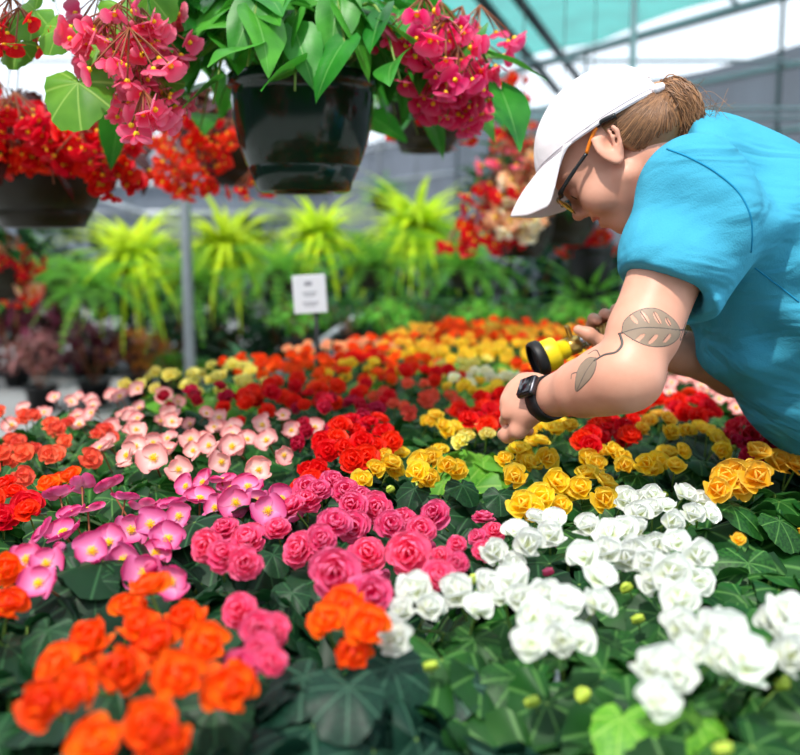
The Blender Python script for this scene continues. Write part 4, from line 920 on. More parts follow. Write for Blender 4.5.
# arms
def lerp(a, b, t): return np.asarray(a)*(1-t)+np.asarray(b)*t
B.chain([Lsho, lerp(Lsho, Lelb, .35)-AX*.004, lerp(Lsho, Lelb, .8), Lelb], [.042, .043, .040, .037], .02)
B.cap(lerp(Lsho, Lelb, .25)+AX*.004, lerp(Lsho, Lelb, .72)+AX*.002, .034, .031, .03)
B.ell(Lelb+norm(P(655, 392, 1.16)-P(640, 370, 1.17))*.014, (.033, .031, .031), None, .02)
Fd = norm(Lwri-Lelb); B.chain([Lelb, lerp(Lelb, Lwri, .28), lerp(Lelb, Lwri, .6), lerp(Lelb, Lwri, .85), Lwri], [.0355, .037, .0312, .0255, .0240], .02)
B.cap(lerp(Lelb, Lwri, .12)+np.array([0, -.01, -.008]), lerp(Lelb, Lwri, .5)+np.array([0, -.006, -.006]), .032, .027, .03)
B.chain([Rsho, lerp(Rsho, Relb, .5), Relb], [.058, .052, .043], .02)
B.chain([Relb, lerp(Relb, Rwri, .3), lerp(Relb, Rwri, .7), Rwri], [.040, .043, .031, .025], .02)
# left hand: wrist at Lwri, reaching left and away, relaxed curl
def finger(base, dirs, lens, rs, k=.005):
    p = np.asarray(base, float); pts = [p]
    for d, l in zip(dirs, lens): p = p+norm(d)*l; pts.append(p)
    B.chain(pts, rs, k); return pts
HX = norm(np.array([-.66, .74, -.08])); HN = norm(np.array([-.55, -.62, .50])); HN = norm(HN-HX*(HN @ HX)); HY = np.cross(HN, HX)   # HX along the hand, HN out of the back of the hand, HY across
hb = Lwri
kn = []
for i, (y, x, n_) in enumerate(((.027, .064, -.002), (.009, .068, .003), (-.009, .065, .002), (-.025, .058, -.004))):
    k_ = hb+HX*x+HY*y+HN*n_; kn.append(k_); B.cap(hb+HX*.012+HY*y*.55, k_, .0150, .0115, .012)
B.ell(hb+HX*.04, (.04, .036, .015), np.stack([HX, HY, HN]), .012)
for i, (k_, ln) in enumerate(zip(kn, (.037, .041, .038, .030))):
    a = (1.0, 1.05, 1.1, 1.15)[i]
    d1 = HX*math.cos(a*.75)-HN*math.sin(a*.75); d2 = HX*math.cos(a*1.7)-HN*math.sin(a*1.7); d3 = HX*math.cos(a*2.3)-HN*math.sin(a*2.3)
    finger(k_, (d1, d2, d3), (ln, ln*.66, ln*.52), (.0100, .0088, .0080, .0070))
finger(hb+HX*.022+HY*.022-HN*.004, (HX*.7+HY*.7-HN*.25, HX*.95+HY*.15-HN*.4, HX*.9-HY*.2-HN*.5), (.036, .032, .026), (.0145, .0105, .0095, .0080), .01)
# nozzle line (right hand wraps it)
NZ0 = P(537, 360, 1.485); NZ1 = P(606, 332, 1.505); ND = norm(NZ1-NZ0)
gx = lerp(NZ0, NZ1, 1.08)                                            # grip centre
UPn = norm(np.array([0, 0, 1.])-ND*ND[2]); SDn = np.cross(ND, UPn)     # SDn points towards / away from the camera
if SDn[1] > 0: SDn = -SDn
def G(a, ang, r): return gx+ND*a+(UPn*math.sin(ang)+SDn*math.cos(ang))*r
pm = G(.028, math.radians(250), .034)
B.cap(Rwri, pm, .0235, .021, .02); B.ell(pm, (.034, .026, .019), np.stack([ND, norm(np.cross(G(0, math.radians(250), 1)-gx, ND)), norm(G(0, math.radians(250), 1)-gx)]), .014)
for i, (a, e) in enumerate(((-.020, 0), (0.0, 1), (.020, 0), (.038, -1))):   # four fingers come round the far side over the top
    angs = [math.radians(x) for x in (205, 150, 105, 68+e*5)]
    B.chain([G(a*.9+.008, math.radians(245), .032)]+[G(a, x, .0265) for x in angs], [.0115, .0098, .0092, .0084, .0074], .005)
B.chain([pm-ND*.008+SDn*.004, G(-.006, math.radians(300), .034), G(-.030, math.radians(345), .031), G(-.046, math.radians(25), .031), G(-.058, math.radians(48), .033)], [.0150, .0125, .0108, .0098, .0080], .008)  # thumb on the near side
V, Fq = B.mesh(); del B
PO = thing('person', 'person in white cap and blue T-shirt bending over the flowers, holding a hose nozzle', 'person', (PE[0]+.03, PE[1], 0))
po = np.array(PO.location)
t = NT('skin'); tc = t.n('TexCoord'); nz = t.n('TexNoise', Scale=34.0, Detail=5.0); t.l(tc.outputs['Object'], nz.inputs[0])
nz2 = t.n('TexNoise', Scale=300.0, Detail=2.0); t.l(tc.outputs['Object'], nz2.inputs[0]); bp = t.n('Bump', Strength=.12, Distance=.001); t.l(nz2.outputs[0], bp.inputs['Height'])
SKIN = t.surf(t.mix(nz.outputs[0], s2l((214, 148, 122)), s2l((230, 174, 150))), .45, .35, .06, tcol=s2l((240, 110, 80)), normal=bp.outputs[0])
LIP = t2 = plain('lip_pink', s2l((206, 110, 104)), .4, .4)
body = link('body', fast_mesh('body', V-po, Fq, [SKIN, LIP]), PO)
fc = V[Fq].mean(1); ml = bez(mo, 8); dm = np.min(np.linalg.norm(fc[:, None, :]-(ml-Uh*.0005)[None], axis=2), axis=1) if len(fc) < 1 else None
nearm = np.linalg.norm(fc-mo[2], axis=1) < .05; mi_ = np.zeros(len(Fq), np.int32); ii = np.where(nearm)[0]
dm = np.min(np.linalg.norm(fc[ii][:, None, :]-ml[None], axis=2), axis=1); mi_[ii[dm < .0088]] = 1; body.data.polygons.foreach_set('material_index', mi_)
BVH = BVHTree.FromPolygons((V).tolist(), Fq.tolist())
# eyes' irises, teeth
m = MB()
for s_ in (-1, 1):
    Vs, Fs = lathe([(0, .0012), (.004, .0009), (.0062, 0), (.0062, -.002)], 16); m.add(Vs, Fs, None, 0, frame(norm(Fh-Uh*.25)), Hf(8.26, s_*3.1, -.28)-po)
m.obj('iris', plain('iris_dark', s2l((60, 44, 34)), .2, .5), PO)
m = MB(); tp_ = bez([p-Fh*.0035-Uh*.0002 for p in mo[0:5]], 6)
for i in range(3, len(tp_)-3, 2):
    Vb, Fb = rbox(.0055, .0075, .0085, .0016, 2); d = norm(tp_[i+1]-tp_[i-1]); m.add(Vb, Fb, None, 0, np.stack([Fh, d, Uh], 1), tp_[i]-po-Fh*.002)
m.obj('teeth', plain('teeth_white', s2l((242, 236, 222)), .25, .5), PO)
# ---- shirt
def wrinkle(V, c, amp, f, ph=0): return amp*np.sin(f*((V-c) @ AX)+ph)
S = Field((.20, 1.00, .82), (1.04, 1.84, 1.56), .0042)
S.cap(NB+AX*.065-TN*.010, CH, .080, .115, .05)
S.ell(CH, (.215, .172, .125), TR, .05); S.ell(WA_+TN*.015, (.22, .168, .140), TR, .07); S.ell(lerp(WA_, PE, .75)+TN*.01, (.15, .175, .145), TR, .06)
S.ell(lerp(CH, WA_, .95)+TN*.062, (.15, .125, .10), TR, .06)
S.cap(NB+AX*.045, Lsho+np.array([0, 0, .004]), .062, .070, .04); S.cap(NB+AX*.045, Rsho, .062, .070, .04)
# sleeves: end at hem points
Lh0 = lerp(Lsho, Lelb, .50); Rh0 = lerp(Rsho, Relb, .5)
hemc = P(660, 278, 1.22); sd = norm(norm(Lh0-Lsho)+np.array([-.10, 0, 0])); sd2 = norm(Relb-Rsho)
for pts, rs, hp_, hn_ in (([Lsho+AX*.030, lerp(Lsho, Lh0, .5)+AX*.014, Lh0+AX*.008+norm(Lh0-Lsho)*.06], [.074, .065, .058], hemc, sd), ([Rsho, Rh0+sd2*.05], [.072, .066], Rh0, sd2)):
    Q = Field(S.o, S.o+S.h*(S.n-1), S.h); Q.n = S.n; Q.A = np.full(S.n, 1.0, np.float32); Q.chain(pts, rs, .03); Q.half(hp_, hn_, S.o, S.o+S.h*S.n, .0)
    h = np.clip(.5+.5*(S.A-Q.A)/.03, 0, 1); S.A[...] = S.A*(1-h)+Q.A*h-.03*h*(1-h); del Q
# folds
def folds(fld):
    lo, hi = fld.o, fld.o+fld.h*(fld.n-1); sl, X = fld.sl(lo, hi)
    arm = P(735, 285, 1.3)
    x, y, z = X[0]-arm[0], X[1]-arm[1], X[2]-arm[2]
    r = np.sqrt(x*x+z*z)+1e-3; a = np.arctan2(z, x)
    w = .0075*(np.sin(a*8+7*r+1.0+np.sin(16*X[0]))-.6)*np.clip((r-.035)/.06, 0, 1)*np.exp(-((r-.13)/.11)**2)*np.clip((1.50-X[1])/.2, 0, 1)
    ww = .0065*np.sin(38*(X[0]*.5+X[2]*.9)+5*np.sin(9*X[0]))*np.clip((X[2]-1.25)/.1, 0, 1)+.008*np.sin(30*(X[0]-.3*X[2])+3*np.sin(14*X[2]))*np.clip((1.22-X[2])/.1, 0, 1)
    fld.A += (w+ww-.004).astype(np.float32)
folds(S)
lo_, hi_ = S.o, S.o+S.h*S.n
# neck opening, sleeve hems, bottom hem
nk0, nk1 = P(669, 147, 1.44), P(634, 231, 1.44); nn = norm(np.cross(nk1-nk0, np.array([0, 1., 0]))); nn = nn if nn[0] < 0 else -nn
S.comb(lambda X, Y, Z: np.maximum(((nk0[0]-X)*nn[0]+(nk0[1]-Y)*nn[1]+(nk0[2]-Z)*nn[2]), np.sqrt((X-NB[0])**2+(Y-NB[1])**2+(Z-NB[2])**2)-.17), NB-.17, NB+.17, .0, 'sub')
S.chain([lerp(Lsho, Lelb, .40)+AX*.008, Lh0+AX*.008+norm(Lh0-Lsho)*.09], [.046, .0535], .004, 'sub'); S.chain([lerp(Rsho, Relb, .4), Rh0+sd2*.09], [.054, .06], .004, 'sub')
S.half(PE+AX*.02, AX, lo_, hi_, .0)
V, Fq = S.mesh(); del S
t = NT('shirt_cotton'); tc = t.n('TexCoord'); nz = t.n('TexNoise', Scale=420.0, Detail=2.0); t.l(tc.outputs['Object'], nz.inputs[0]); n2 = t.n('TexNoise', Scale=18.0, Detail=4.0); t.l(tc.outputs['Object'], n2.inputs[0])
hgt = t.math('ADD', t.math('MULTIPLY', nz.outputs[0], .25), n2.outputs[0]); n3 = t.n('TexNoise', Scale=7.0, Detail=2.0, Distortion=1.6); mp = t.n('Mapping'); mp.inputs['Rotation'].default_value = (0, .8, .3); mp.inputs['Scale'].default_value = (.55, 1, 2.0); t.l(tc.outputs['Object'], mp.inputs[0]); t.l(mp.outputs[0], n3.inputs[0]); hgt = t.math('ADD', hgt, t.math('MULTIPLY', n3.outputs[0], 6.0)); bp = t.n('Bump', Strength=.5, Distance=.006); t.l(hgt, bp.inputs['Height'])
SHM = t.surf(t.mix(n2.outputs[0], s2l((54, 144, 174)), s2l((70, 162, 190))), .85, .15, normal=bp.outputs[0])
shirt = link('t_shirt', fast_mesh('t_shirt', V-po, Fq, SHM), PO); shirt['label'] = 'turquoise blue cotton T-shirt'
SBVH = BVHTree.FromPolygons(V.tolist(), Fq.tolist())
def on(bvh, px, py, off):
    o = Vector((0, 0, CAMZ)); d = Vector(ray(px, py).tolist()).normalized(); h = bvh.ray_cast(o, d)
    return None if h[0] is None else np.array(h[0]+h[1]*off)
def surf_line(bvh, pts, rad, off, mb, n=6, flat=1.0):
    q = [on(bvh, x, y, off) for x, y in pts]; q = [p for p in q if p is not None]
    if len(q) > 2:
        Vv, Ff = tube(np.array(q), rad, n); mb.add(Vv-po, Ff)
def dense(pts, n=8): return [tuple(p[:2]) for p in bez([(*p, 0) for p in pts], n)]
m = MB()
surf_line(SBVH, dense([(667, 149), (690, 158), (715, 172), (738, 192), (750, 215), (752, 235), (751, 252)], 10), .0013, .0002, m)
surf_line(SBVH, dense([(755, 268), (768, 278), (784, 290), (799, 302)], 8), .0011, .0001, m)
m.obj('seam', plain('seam_blue', s2l((30, 128, 168)), .9, .1), shirt)
# collar rib
m = MB(); ring = []; cc = (nk0+nk1)/2; e1 = norm(nk1-nk0); e2 = np.cross(nn, e1)
sel = V[(np.abs((V-nk0) @ nn) < .006) & (np.linalg.norm(V-cc, axis=1) < .13)]; ang = np.arctan2((sel-cc) @ e2, (sel-cc) @ e1); rad_ = np.hypot((sel-cc) @ e2, (sel-cc) @ e1); rr = []
for i in range(48):
    k_ = np.abs((ang-2*PI*i/48+PI) % (2*PI)-PI) < .14; rr.append(rad_[k_].max() if k_.any() else .06)
rr = np.array(rr)
for _ in range(3): rr = (np.roll(rr, 1)+rr*2+np.roll(rr, -1))/4
for i in range(49): a_ = 2*PI*i/48; ring.append(cc+(e1*math.cos(a_)+e2*math.sin(a_))*(min(rr[i % 48], .070)-.002)+nn*.001)
m.add(tube(np.array(ring)-po, .0050, 8)[0], tube(np.array(ring), .0050, 8)[1]); m.obj('collar', SHM, shirt)
# ---- tattoo: lines laid on the forearm skin
m = MB(); TW = .0011
def tl(pts, w=TW, n=6): surf_line(BVH, dense(pts, n), w, -w*.55, m, 6)
tl([(622, 332), (624, 322), (632, 314), (644, 309), (657, 309), (668, 315), (677, 324), (680, 334), (674, 342), (664, 346), (650, 346), (636, 341), (622, 332)])
tl([(618, 334), (640, 328), (660, 328), (682, 330), (690, 326)], .0016)
for a, b, c_ in (((629, 319), (634, 324), (640, 329)), ((640, 311), (646, 320), (651, 328)), ((652, 309), (658, 320), (663, 328)), ((664, 313), (668, 322), (673, 329)), ((632, 340), (640, 334), (646, 329)), ((645, 345), (653, 336), (659, 329)), ((659, 346), (667, 336), (672, 330))): tl([a, b, c_], .0008)
tl([(688, 330), (680, 340), (686, 322)], .0011); tl([(620, 334), (622, 344), (616, 352), (604, 355), (594, 361)], .0022)
tl([(596, 358), (588, 358), (580, 366), (576, 378), (576, 391), (584, 385), (592, 376), (596, 366), (596, 358)], .0011); tl([(596, 358), (586, 372), (577, 390)], .0014)
for a, b in (((590, 366), (583, 364)), ((587, 371), (593, 372)), ((584, 376), (578, 374)), ((582, 381), (588, 381))): tl([a, lerp(a, b, .5), b], .0009, 3)
tl([(600, 356), (596, 350), (588, 354)], .0010); tl([(578, 372), (572, 374), (571, 379)], .0009)
def inside(p, poly):
    c_ = False; j = len(poly)-1
    for i in range(len(poly)):
        if (poly[i][1] > p[1]) != (poly[j][1] > p[1]) and p[0] < (poly[j][0]-poly[i][0])*(p[1]-poly[i][1])/(poly[j][1]-poly[i][1])+poly[i][0]: c_ = not c_
        j = i
    return c_
big = dense([(622, 332), (624, 322), (632, 314), (644, 309), (657, 309), (668, 315), (677, 324), (680, 334), (674, 342), (664, 346), (650, 346), (636, 341), (622, 332)], 6); sml = dense([(596, 358), (588, 358), (580, 366), (576, 378), (576, 391), (584, 385), (592, 376), (596, 366), (596, 358)], 5)
holes = [(634, 319, 6, 2.0, 50), (645, 317, 7, 2.3, 55), (657, 318, 7, 2.3, 60), (668, 322, 5, 2.0, 60), (640, 338, 6, 2.2, -40), (653, 339, 6.5, 2.4, -45), (667, 338, 6, 2.2, -50)]
def inhole(p):
    for hx, hy, rx, ry, an in holes:
        c_, s_ = math.cos(math.radians(an)), math.sin(math.radians(an)); dx, dy = p[0]-hx, p[1]-hy
        if ((dx*c_+dy*s_)/rx)**2+((-dx*s_+dy*c_)/ry)**2 < 1: return True
    return False
mf = MB(); idx = {}; PV = []; PF = []
def pv(i, j):
    if (i, j) not in idx:
        q = on(BVH, 570+i*.8, 300+j*.8, .0004); idx[(i, j)] = None if q is None else len(PV)
        if q is not None: PV.append(q-po)
    return idx[(i, j)]
for i in range(150):
    for j in range(125):
        p = (570+(i+.5)*.8, 300+(j+.5)*.8)
        if (inside(p, big) and not inhole(p)) or inside(p, sml):
            q = [pv(i, j), pv(i, j+1), pv(i+1, j+1), pv(i+1, j)]
            if None not in q: PF.append(tuple(q))
TT = m.obj('tattoo', plain('tattoo_ink', s2l((84, 78, 74)), .5, .3), PO); TT['label'] = 'grey green leaf tattoo'
mf.add(PV, PF); mf.obj('tattoo_shading', plain('tattoo_wash', s2l((146, 126, 108)), .5, .3, var=.12, scale=90), TT)
# ---- cap
CF, CA, CU, CH_ = -1.0, 10.7, 2.7, 9.0
def rimuv(phi):
    u = 4.0
    for _ in range(12):
        g = math.sqrt(max(0, 1-((u-CU)/CH_)**2)); f = CF+CA*g*math.cos(phi); u = 6.1-(8.4-f)*.31
    return f, 8.2*g*math.sin(phi), u
def capP(phi, w, dr=0):
    f, l, u = rimuv(phi); b0 = math.asin((u-CU)/CH_); b = b0+(PI/2-b0)*w; q = 1+dr
    return H(CF+CA*q*math.cos(b)*math.cos(phi), 8.2*q*math.cos(b)*math.sin(phi), CU+CH_*q*math.sin(b))-po
m = MB(); NP, NW = 144, 26; V = []
for i in range(NW):
    for j in range(NP):
        phi = 2*PI*j/NP; d = min(abs((phi-PI/6) % (PI/3)), abs(PI/3-(phi-PI/6) % (PI/3))); dr = -.012*math.exp(-(d/.03)**2)*(1-i/NW)+.004*math.sin(5*phi+i*.4)*(1-i/NW)
        V.append(capP(phi, i/(NW-1)*.999, dr))
F = [f for f in grid_faces(NW, NP, True) if not (abs(((f[0] % NP)+.5)/NP*2*PI-PI) < math.radians(20) and (f[0]//NP) < 6-abs(((f[0] % NP)+.5)/NP*2*PI-PI)/math.radians(20)*3 )]
m.add(V, F); CAPM = plain('cap_cotton', s2l((238, 230, 232)), .85, .2, var=.03, scale=60, bump=.15)
cap = m.obj('cap', CAPM, PO); cap['label'] = 'white cotton baseball cap'
sm = cap.modifiers.new('thick', 'SOLIDIFY'); sm.thickness = .003; sm.offset = -1
m = MB(); tb_f = [0, 25, 45, 62, 76]; tf = [15.9, 15.3, 13.4, 10.0, 2.6]; tl_ = [0, 3.3, 5.7, 7.4, 8.2]; tu = [5.6, 4.8, 2.7, .7, 4.9]; V = []; NB_ = 41; NR = 12
for i in range(NR):
    w = i/(NR-1)
    for j in range(NB_):
        deg = -76+152*j/(NB_-1); a = abs(deg); sg_ = 1 if deg >= 0 else -1
        r0 = np.array(rimuv(math.radians(deg))); o_ = np.array([np.interp(a, tb_f, tf), sg_*np.interp(a, tb_f, tl_), np.interp(a, tb_f, tu)])
        p = r0*(1-w)+o_*w; p[2] += .5*math.sin(PI*w)*(1-a/76); V.append(H(*p)-po)
m.add(V, grid_faces(NR, NB_)); br = m.obj('brim', CAPM, cap); sm = br.modifiers.new('thick', 'SOLIDIFY'); sm.thickness = .003; sb = br.modifiers.new('sub', 'SUBSURF'); sb.levels = sb.render_levels = 1
m = MB(); Vb, Fb = lathe([(0, .003), (.004, .0025), (.0065, 0), (.0065, -.003)], 14); m.add(Vb, Fb, None, 0, frame(Uh), H(CF, 0, CU+CH_+.05)-po); m.obj('button', CAPM, cap)
m = MB(); m.add(*tube(np.array([capP(math.radians(x), .03, .015) for x in np.linspace(150, 210, 14)]), .0065, 8)); m.obj('strap', CAPM, cap)
m = MB()
for w in (.015, .05):
    m.add(*tube(np.array([capP(math.radians(x), w, .004) for x in np.linspace(-150, 150, 70)]), .0006, 5))
m.obj('stitching', plain('cap_stitch', s2l((206, 200, 206)), .9, .1), cap)
# ---- hair
t = NT('hair'); uv = t.n('UVMap'); tc = t.n('TexCoord'); nz = t.n('TexNoise', Scale=260.0, Detail=3.0); mp = t.n('Mapping'); mp.inputs['Scale'].default_value = (.35, 1, 1); t.l(tc.outputs['Object'], mp.inputs[0]); t.l(mp.outputs[0], nz.inputs[0])
oi = t.n('NewGeometry'); rnd = oi.outputs['Random Per Island']
HAIRM = t.surf(t.mix(t.math('ADD', t.math('MULTIPLY', rnd, .7), t.math('MULTIPLY', nz.outputs[0], .3)), s2l((70, 44, 28)), s2l((176, 126, 84))), .42, .5)
hf = Field((.2, 1.2, 1.2), (.62, 1.62, 1.62), .0035)
hf.ell(H(-3.2, 0, 1.0), (.075, .0700, .062), HR, .01); hf.ell(H(-6.3, 0, -1.4), (.046, .058, .046), HR, .02)
hf.chain([H(-10.6, 0, .6), H(-12.0, 0, -.9), H(-11.7, .2, -3.2), H(-10.0, .3, -6.0), H(-8.4, .3, -7.9)], [.016, .019, .021, .016, .005], .01)
hf.half(H(-1.9, 0, 0), norm(Fh-Uh*.15), hf.o, hf.o+hf.h*hf.n, .004)
Vh, Fh_ = hf.mesh(); HB = BVHTree.FromPolygons(Vh.tolist(), Fh_.tolist())
hair = link('hair', fast_mesh('hair', Vh-po, Fh_, HAIRM), PO); hair['label'] = 'brown hair tied in a ponytail through the cap'
m = MB(); hr = np.random.default_rng(5)
def snap(p, off=.0012):
    h = HB.find_nearest(Vector(p.tolist())); return np.array(h[0]+h[1]*off) if h[0] is not None else p
for i in range(760):
    sd_ = hr.choice([-1, 1], p=[.2, .8]); q = hr.uniform(0, 1)
    if i < 540:                          # from the hairline back to the tie
        q2 = hr.uniform(0, 1); a = H(-2.4-6.5*q2, sd_*(7.0-4.8*q2**3), 3.4-8.6*q+hr.uniform(-.6, .6)); b = H(-10.9, sd_*hr.uniform(.2, 1.4), hr.uniform(-1.0, .9))
        pts = [a]+[snap(lerp(a, b, s)+Lh*sd_*.02*math.sin(PI*s)+(-Fh)*.012*math.sin(PI*s), hr.uniform(.0002, .0012)) for s in (.12, .3, .5, .7, .86)]+[b]
        pts[0] = snap(a, .0008)
    else:                                # the tail
        a = H(-10.9+hr.uniform(-.3, .3), sd_*hr.uniform(0, 1.3), .9); e = H(-8.4+hr.uniform(-2.0, 1.2), sd_*hr.uniform(0, 2.0), -7.6+hr.uniform(-1.2, 2.2)); md = H(-12.4+hr.uniform(-.8, 1.2), sd_*hr.uniform(0.4, 2.9), hr.uniform(-2.6, .2)); m2_ = H(-11.4+hr.uniform(-.8, 1.6), sd_*hr.uniform(.2, 2.6), -4.6+hr.uniform(-.8, .8))
        pts = [a, snap(md, hr.uniform(0, .003)), snap(m2_, hr.uniform(.0, .004)), e]
    pts = bez(pts, 4); m.add(tube(pts-po, np.linspace(.0011, .0005, len(pts)), 4, False)[0], tube(pts, np.linspace(.0011, .0005, len(pts)), 4, False)[1])
for i in range(26):                      # flyaways
    a = H(-12+hr.uniform(-1, 1), hr.uniform(-1, 2), hr.uniform(-5, 0)); pts = bez([a, a+np.array([hr.uniform(.01, .03), hr.uniform(-.02, .02), hr.uniform(-.03, .01)]), a+np.array([hr.uniform(.02, .07), hr.uniform(-.03, .03), hr.uniform(-.05, .02)])], 5)
    m.add(tube(pts-po, .00028, 3, False)[0], tube(pts, .00028, 3, False)[1])
m.obj('hair_strands', HAIRM, hair)
# ---- sunglasses
m = MB(); BLK = plain('frame_black', s2l((22, 22, 24)), .25, .5); ORG = plain('frame_orange', s2l((240, 130, 30)), .35, .4)
sg_root = None
def gl(f, l, u): return H(f*(.955 if f > 6 else 1), l, u)-po
m = MB()
for s_ in (-1, 1):
    m.add(*tube(bez([gl(8.7, s_*5.5, .9), gl(8.0, s_*6.6, 1.2), gl(4.5, s_*7.15, 1.5), gl(1.6, s_*7.2, 1.75)], 6), [.0038]*7+[.003]*6+[.0026]*6, 8), None, 0)
    m.add(*tube(bez([gl(1.6, s_*7.2, 1.75), gl(-.5, s_*7.5, 2.6), gl(-1.9, s_*7.75, 2.9)], 6), .0027, 8), None, 1)
    m.add(*tube(bez([gl(-1.9, s_*7.75, 2.9), gl(-3.0, s_*7.9, 2.75), gl(-4.6, s_*7.8, 1.9)], 6), np.linspace(.003, .0042, 13), 8), None, 0)
    m.add(*tube(bez([gl(9.9, s_*.9, .6), gl(9.9, s_*2.0, 1.2), gl(9.6, s_*3.6, 1.3), gl(8.8, s_*5.4, .9)], 6), .0024, 8), None, 0)
m.add(*tube(bez([gl(9.9, -.9, .6), gl(10.2, 0, .85), gl(9.9, .9, .6)], 5), .0026, 8), None, 0)
gls = m.obj('sunglasses', [BLK, ORG], PO); gls['label'] = 'black wraparound sunglasses with orange temple tips'
t = NT('lens_amber'); LEN = t.surf(s2l((120, 84, 20)), .08, .6, coat=.5)
for s_ in (-1, 1):
    V = []
    for i in range(9):
        for j in range(13):
            v = i/8; h_ = j/12; l = .9+4.6*h_; f = 9.95-.22*((l-.9)/1.6)**1.75*.55; hh = 3.0*(math.sin(PI*(.12+.80*h_)))**.5
            V.append(gl(f-.55*v*v*.6, s_*l, 1.1-v*hh))
    m = MB(); m.add(V, grid_faces(9, 13)); ln = m.obj('lens', LEN, gls); q = ln.modifiers.new('t', 'SOLIDIFY'); q.thickness = .0015
# ---- watch
wc = lerp(Lelb, Lwri, 1.02); wax = norm(lerp(Lelb, Lwri, 1)-lerp(Lelb, Lwri, .8)); wn_ = norm(np.array([-.35, -.72, .6])); wn_ = norm(wn_-wax*(wn_ @ wax)); wy = np.cross(wn_, wax)
WR = np.stack([wax, wy, wn_], 1); m = MB()
ringv = []; NRg = 40
for dx, rr in ((-.010, .0275), (-.011, .0300), (-.010, .0318), (.010, .0318), (.011, .0300), (.010, .0275)):
    for i in range(NRg): a = 2*PI*i/NRg; ringv.append((dx, rr*1.0*math.cos(a), rr*math.sin(a)))
m.add(np.array(ringv), grid_faces(6, NRg, True)+[(i, (i+1) % NRg, 5*NRg+(i+1) % NRg, 5*NRg+i) for i in range(NRg)], None, 0, WR, wc-po)
band = m.obj('watch_band', plain('watch_rubber', s2l((24, 24, 27)), .5, .4), PO); band['label'] = 'black wristwatch'
m = MB(); Vb, Fb = rbox(.034, .030, .010, .0042, 4); m.add(Vb, Fb, None, 0, WR, wc+wn_*.0350-po); m.obj('watch_case', plain('watch_metal', s2l((64, 64, 70)), .25, .5, metal=.7), band)
m = MB(); Vb, Fb = rbox(.029, .025, .002, .0008, 2); m.add(Vb, Fb, None, 0, WR, wc+wn_*.0405-po); m.obj('watch_face', plain('watch_glass', s2l((20, 18, 26)), .12, .6), band)
# ---- trousers and shoes
Tf = Field((.62, 1.05, 0.0), (1.2, 1.85, 1.18), .008)
Tf.ell(PE+AX*.03, (.13, .172, .13), TR, .05); ft_ = []
for s_, fx in ((-1, -.02), (1, .05)):
    hp = PE+AX*.05+np.array([.01, s_*.085, -.02]); kn_ = np.array([PE[0]+.02+fx, PE[1]+s_*.11, .52]); an = np.array([PE[0]+.10+fx, PE[1]+s_*.12, .10])
    Tf.chain([hp, kn_, an], [.098, .066, .052], .04); ft_.append(an)
V, Fq = Tf.mesh(); link('trousers', fast_mesh('trousers', V-po, Fq, plain('denim', s2l((44, 54, 78)), .85, .2, var=.15, scale=200)), PO)['label'] = 'dark blue trousers'
for an in ft_:
    sf = Field(an-np.array([.26, .07, .1]), an+np.array([.1, .07, .06]), .006)
    sf.cap(an+[0.02, 0, -.05], an+[-.10, 0, -.062], .042, .036, .02); sf.cap(an+[-.10, 0, -.062], an+[-.17, 0, -.066], .038, .030, .02); sf.cap(an+[0, 0, -.04], an+[0, 0, .0], .044, .046, .02)
    sf.half(an-[0, 0, .099], (0, 0, -1), sf.o, sf.o+sf.h*sf.n, .0); Vv, Fv = sf.mesh(); link('shoe', fast_mesh('shoe', Vv-po, Fv, plain('shoe_grey', s2l((70, 70, 74)), .8, .2)), PO)
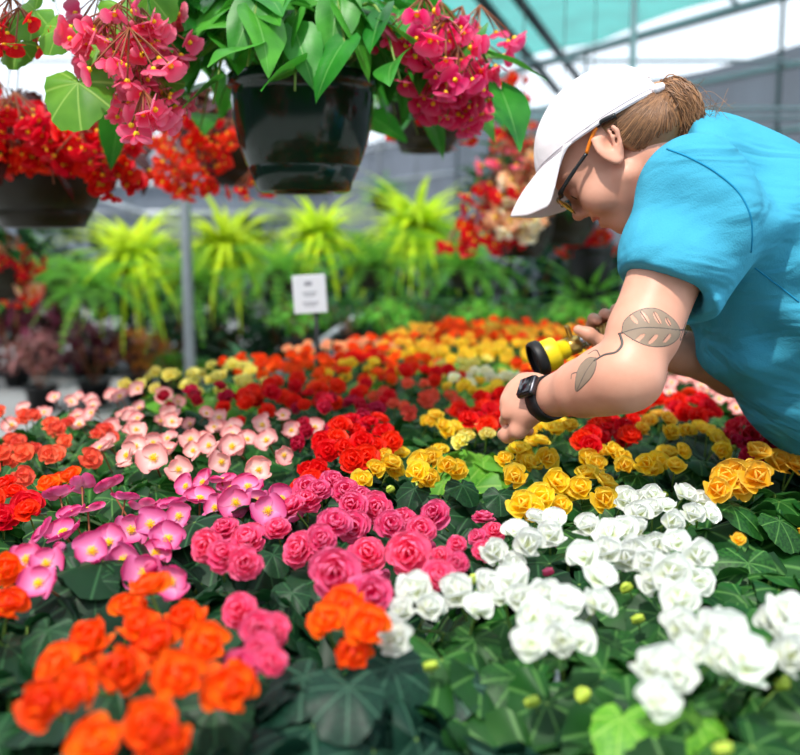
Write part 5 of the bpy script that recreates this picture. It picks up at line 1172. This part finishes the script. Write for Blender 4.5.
# ------------------------------------------------------------------ nozzle and hose
NO = thing('hose_nozzle', 'yellow watering nozzle with black rim and brass fitting held above the blooms', 'nozzle', NZ0); no = np.array(NO.location)
FR = frame(ND); YEL = plain('nozzle_yellow', s2l((244, 214, 24)), .4, .5, var=.06); BRS = plain('nozzle_brass', s2l((206, 172, 96)), .3, .5, metal=.8); BK = plain('nozzle_rubber', s2l((26, 26, 28)), .5, .4)
def lz(nm, prof, mt, par, seg=32): Vv, Ff = lathe(prof, seg); q = MB(); q.add(Vv, Ff, None, 0, FR); return q.obj(nm, mt, par)
hd = lz('spray_head', [(.0, .004), (.020, .004), (.0235, .006), (.0255, .014), (.0255, .030), (.024, .034), (.016, .036), (.0155, .050), (.013, .054), (0, .054)], YEL, NO)
lz('rim', [(.0245, -.006), (.0285, -.006), (.030, -.002), (.030, .007), (.0275, .011), (.024, .010), (.0235, .0)], BK, hd)
Vv, Ff = lathe([(0, .002), (.024, .001)], 32); q = MB(); q.add(Vv, Ff, None, 0, FR); q.obj('spray_plate', plain('plate_grey', s2l((52, 52, 54)), .4, .4), hd)
lz('brass_nut', [(.0, .053), (.0150, .053), (.0155, .055), (.0155, .070), (.0135, .072), (0, .072)], BRS, NO, 6)
lz('fitting', [(0, .071), (.0115, .071), (.0115, .077), (.0135, .078), (.0135, .083), (.0115, .084), (.0115, .089), (.0135, .090), (.0135, .097), (.011, .098), (.011, .112), (0, .112)], plain('fitting_steel', s2l((196, 196, 198)), .25, .5, metal=.85), NO)
Vb, Fb = rbox(.006, .012, .022, .002, 2); q = MB(); q.add(Vb, Fb, None, 0, np.stack([ND, SDn, UPn], 1), ND*.062+UPn*.022); q.obj('shutoff_lever', BRS, NO)
hs = bez([NZ0+ND*.108, NZ0+ND*.14, P(640, 329, 1.55), P(668, 327, 1.58), P(705, 333, 1.60), P(760, 346, 1.60), P(830, 400, 1.75), np.array([.95, 1.95, .62]), np.array([1.05, 2.0, .10]), np.array([1.12, 1.7, .018]), np.array([1.4, 1.2, .018]), np.array([1.9, .9, .018])], 10)
t = NT('hose_braid'); tc = t.n('TexCoord'); wv = t.n('TexWave', Scale=60.0, Distortion=1.0); t.l(tc.outputs['Object'], wv.inputs[0])
m = MB(); m.add(*tube(hs, .0135, 14)); tag(m.obj('garden_hose', t.surf(t.mix(wv.outputs[0], s2l((150, 118, 50)), s2l((206, 176, 100))), .5, .4), None), 'tan garden hose running from the nozzle under her arm to the floor', 'hose')
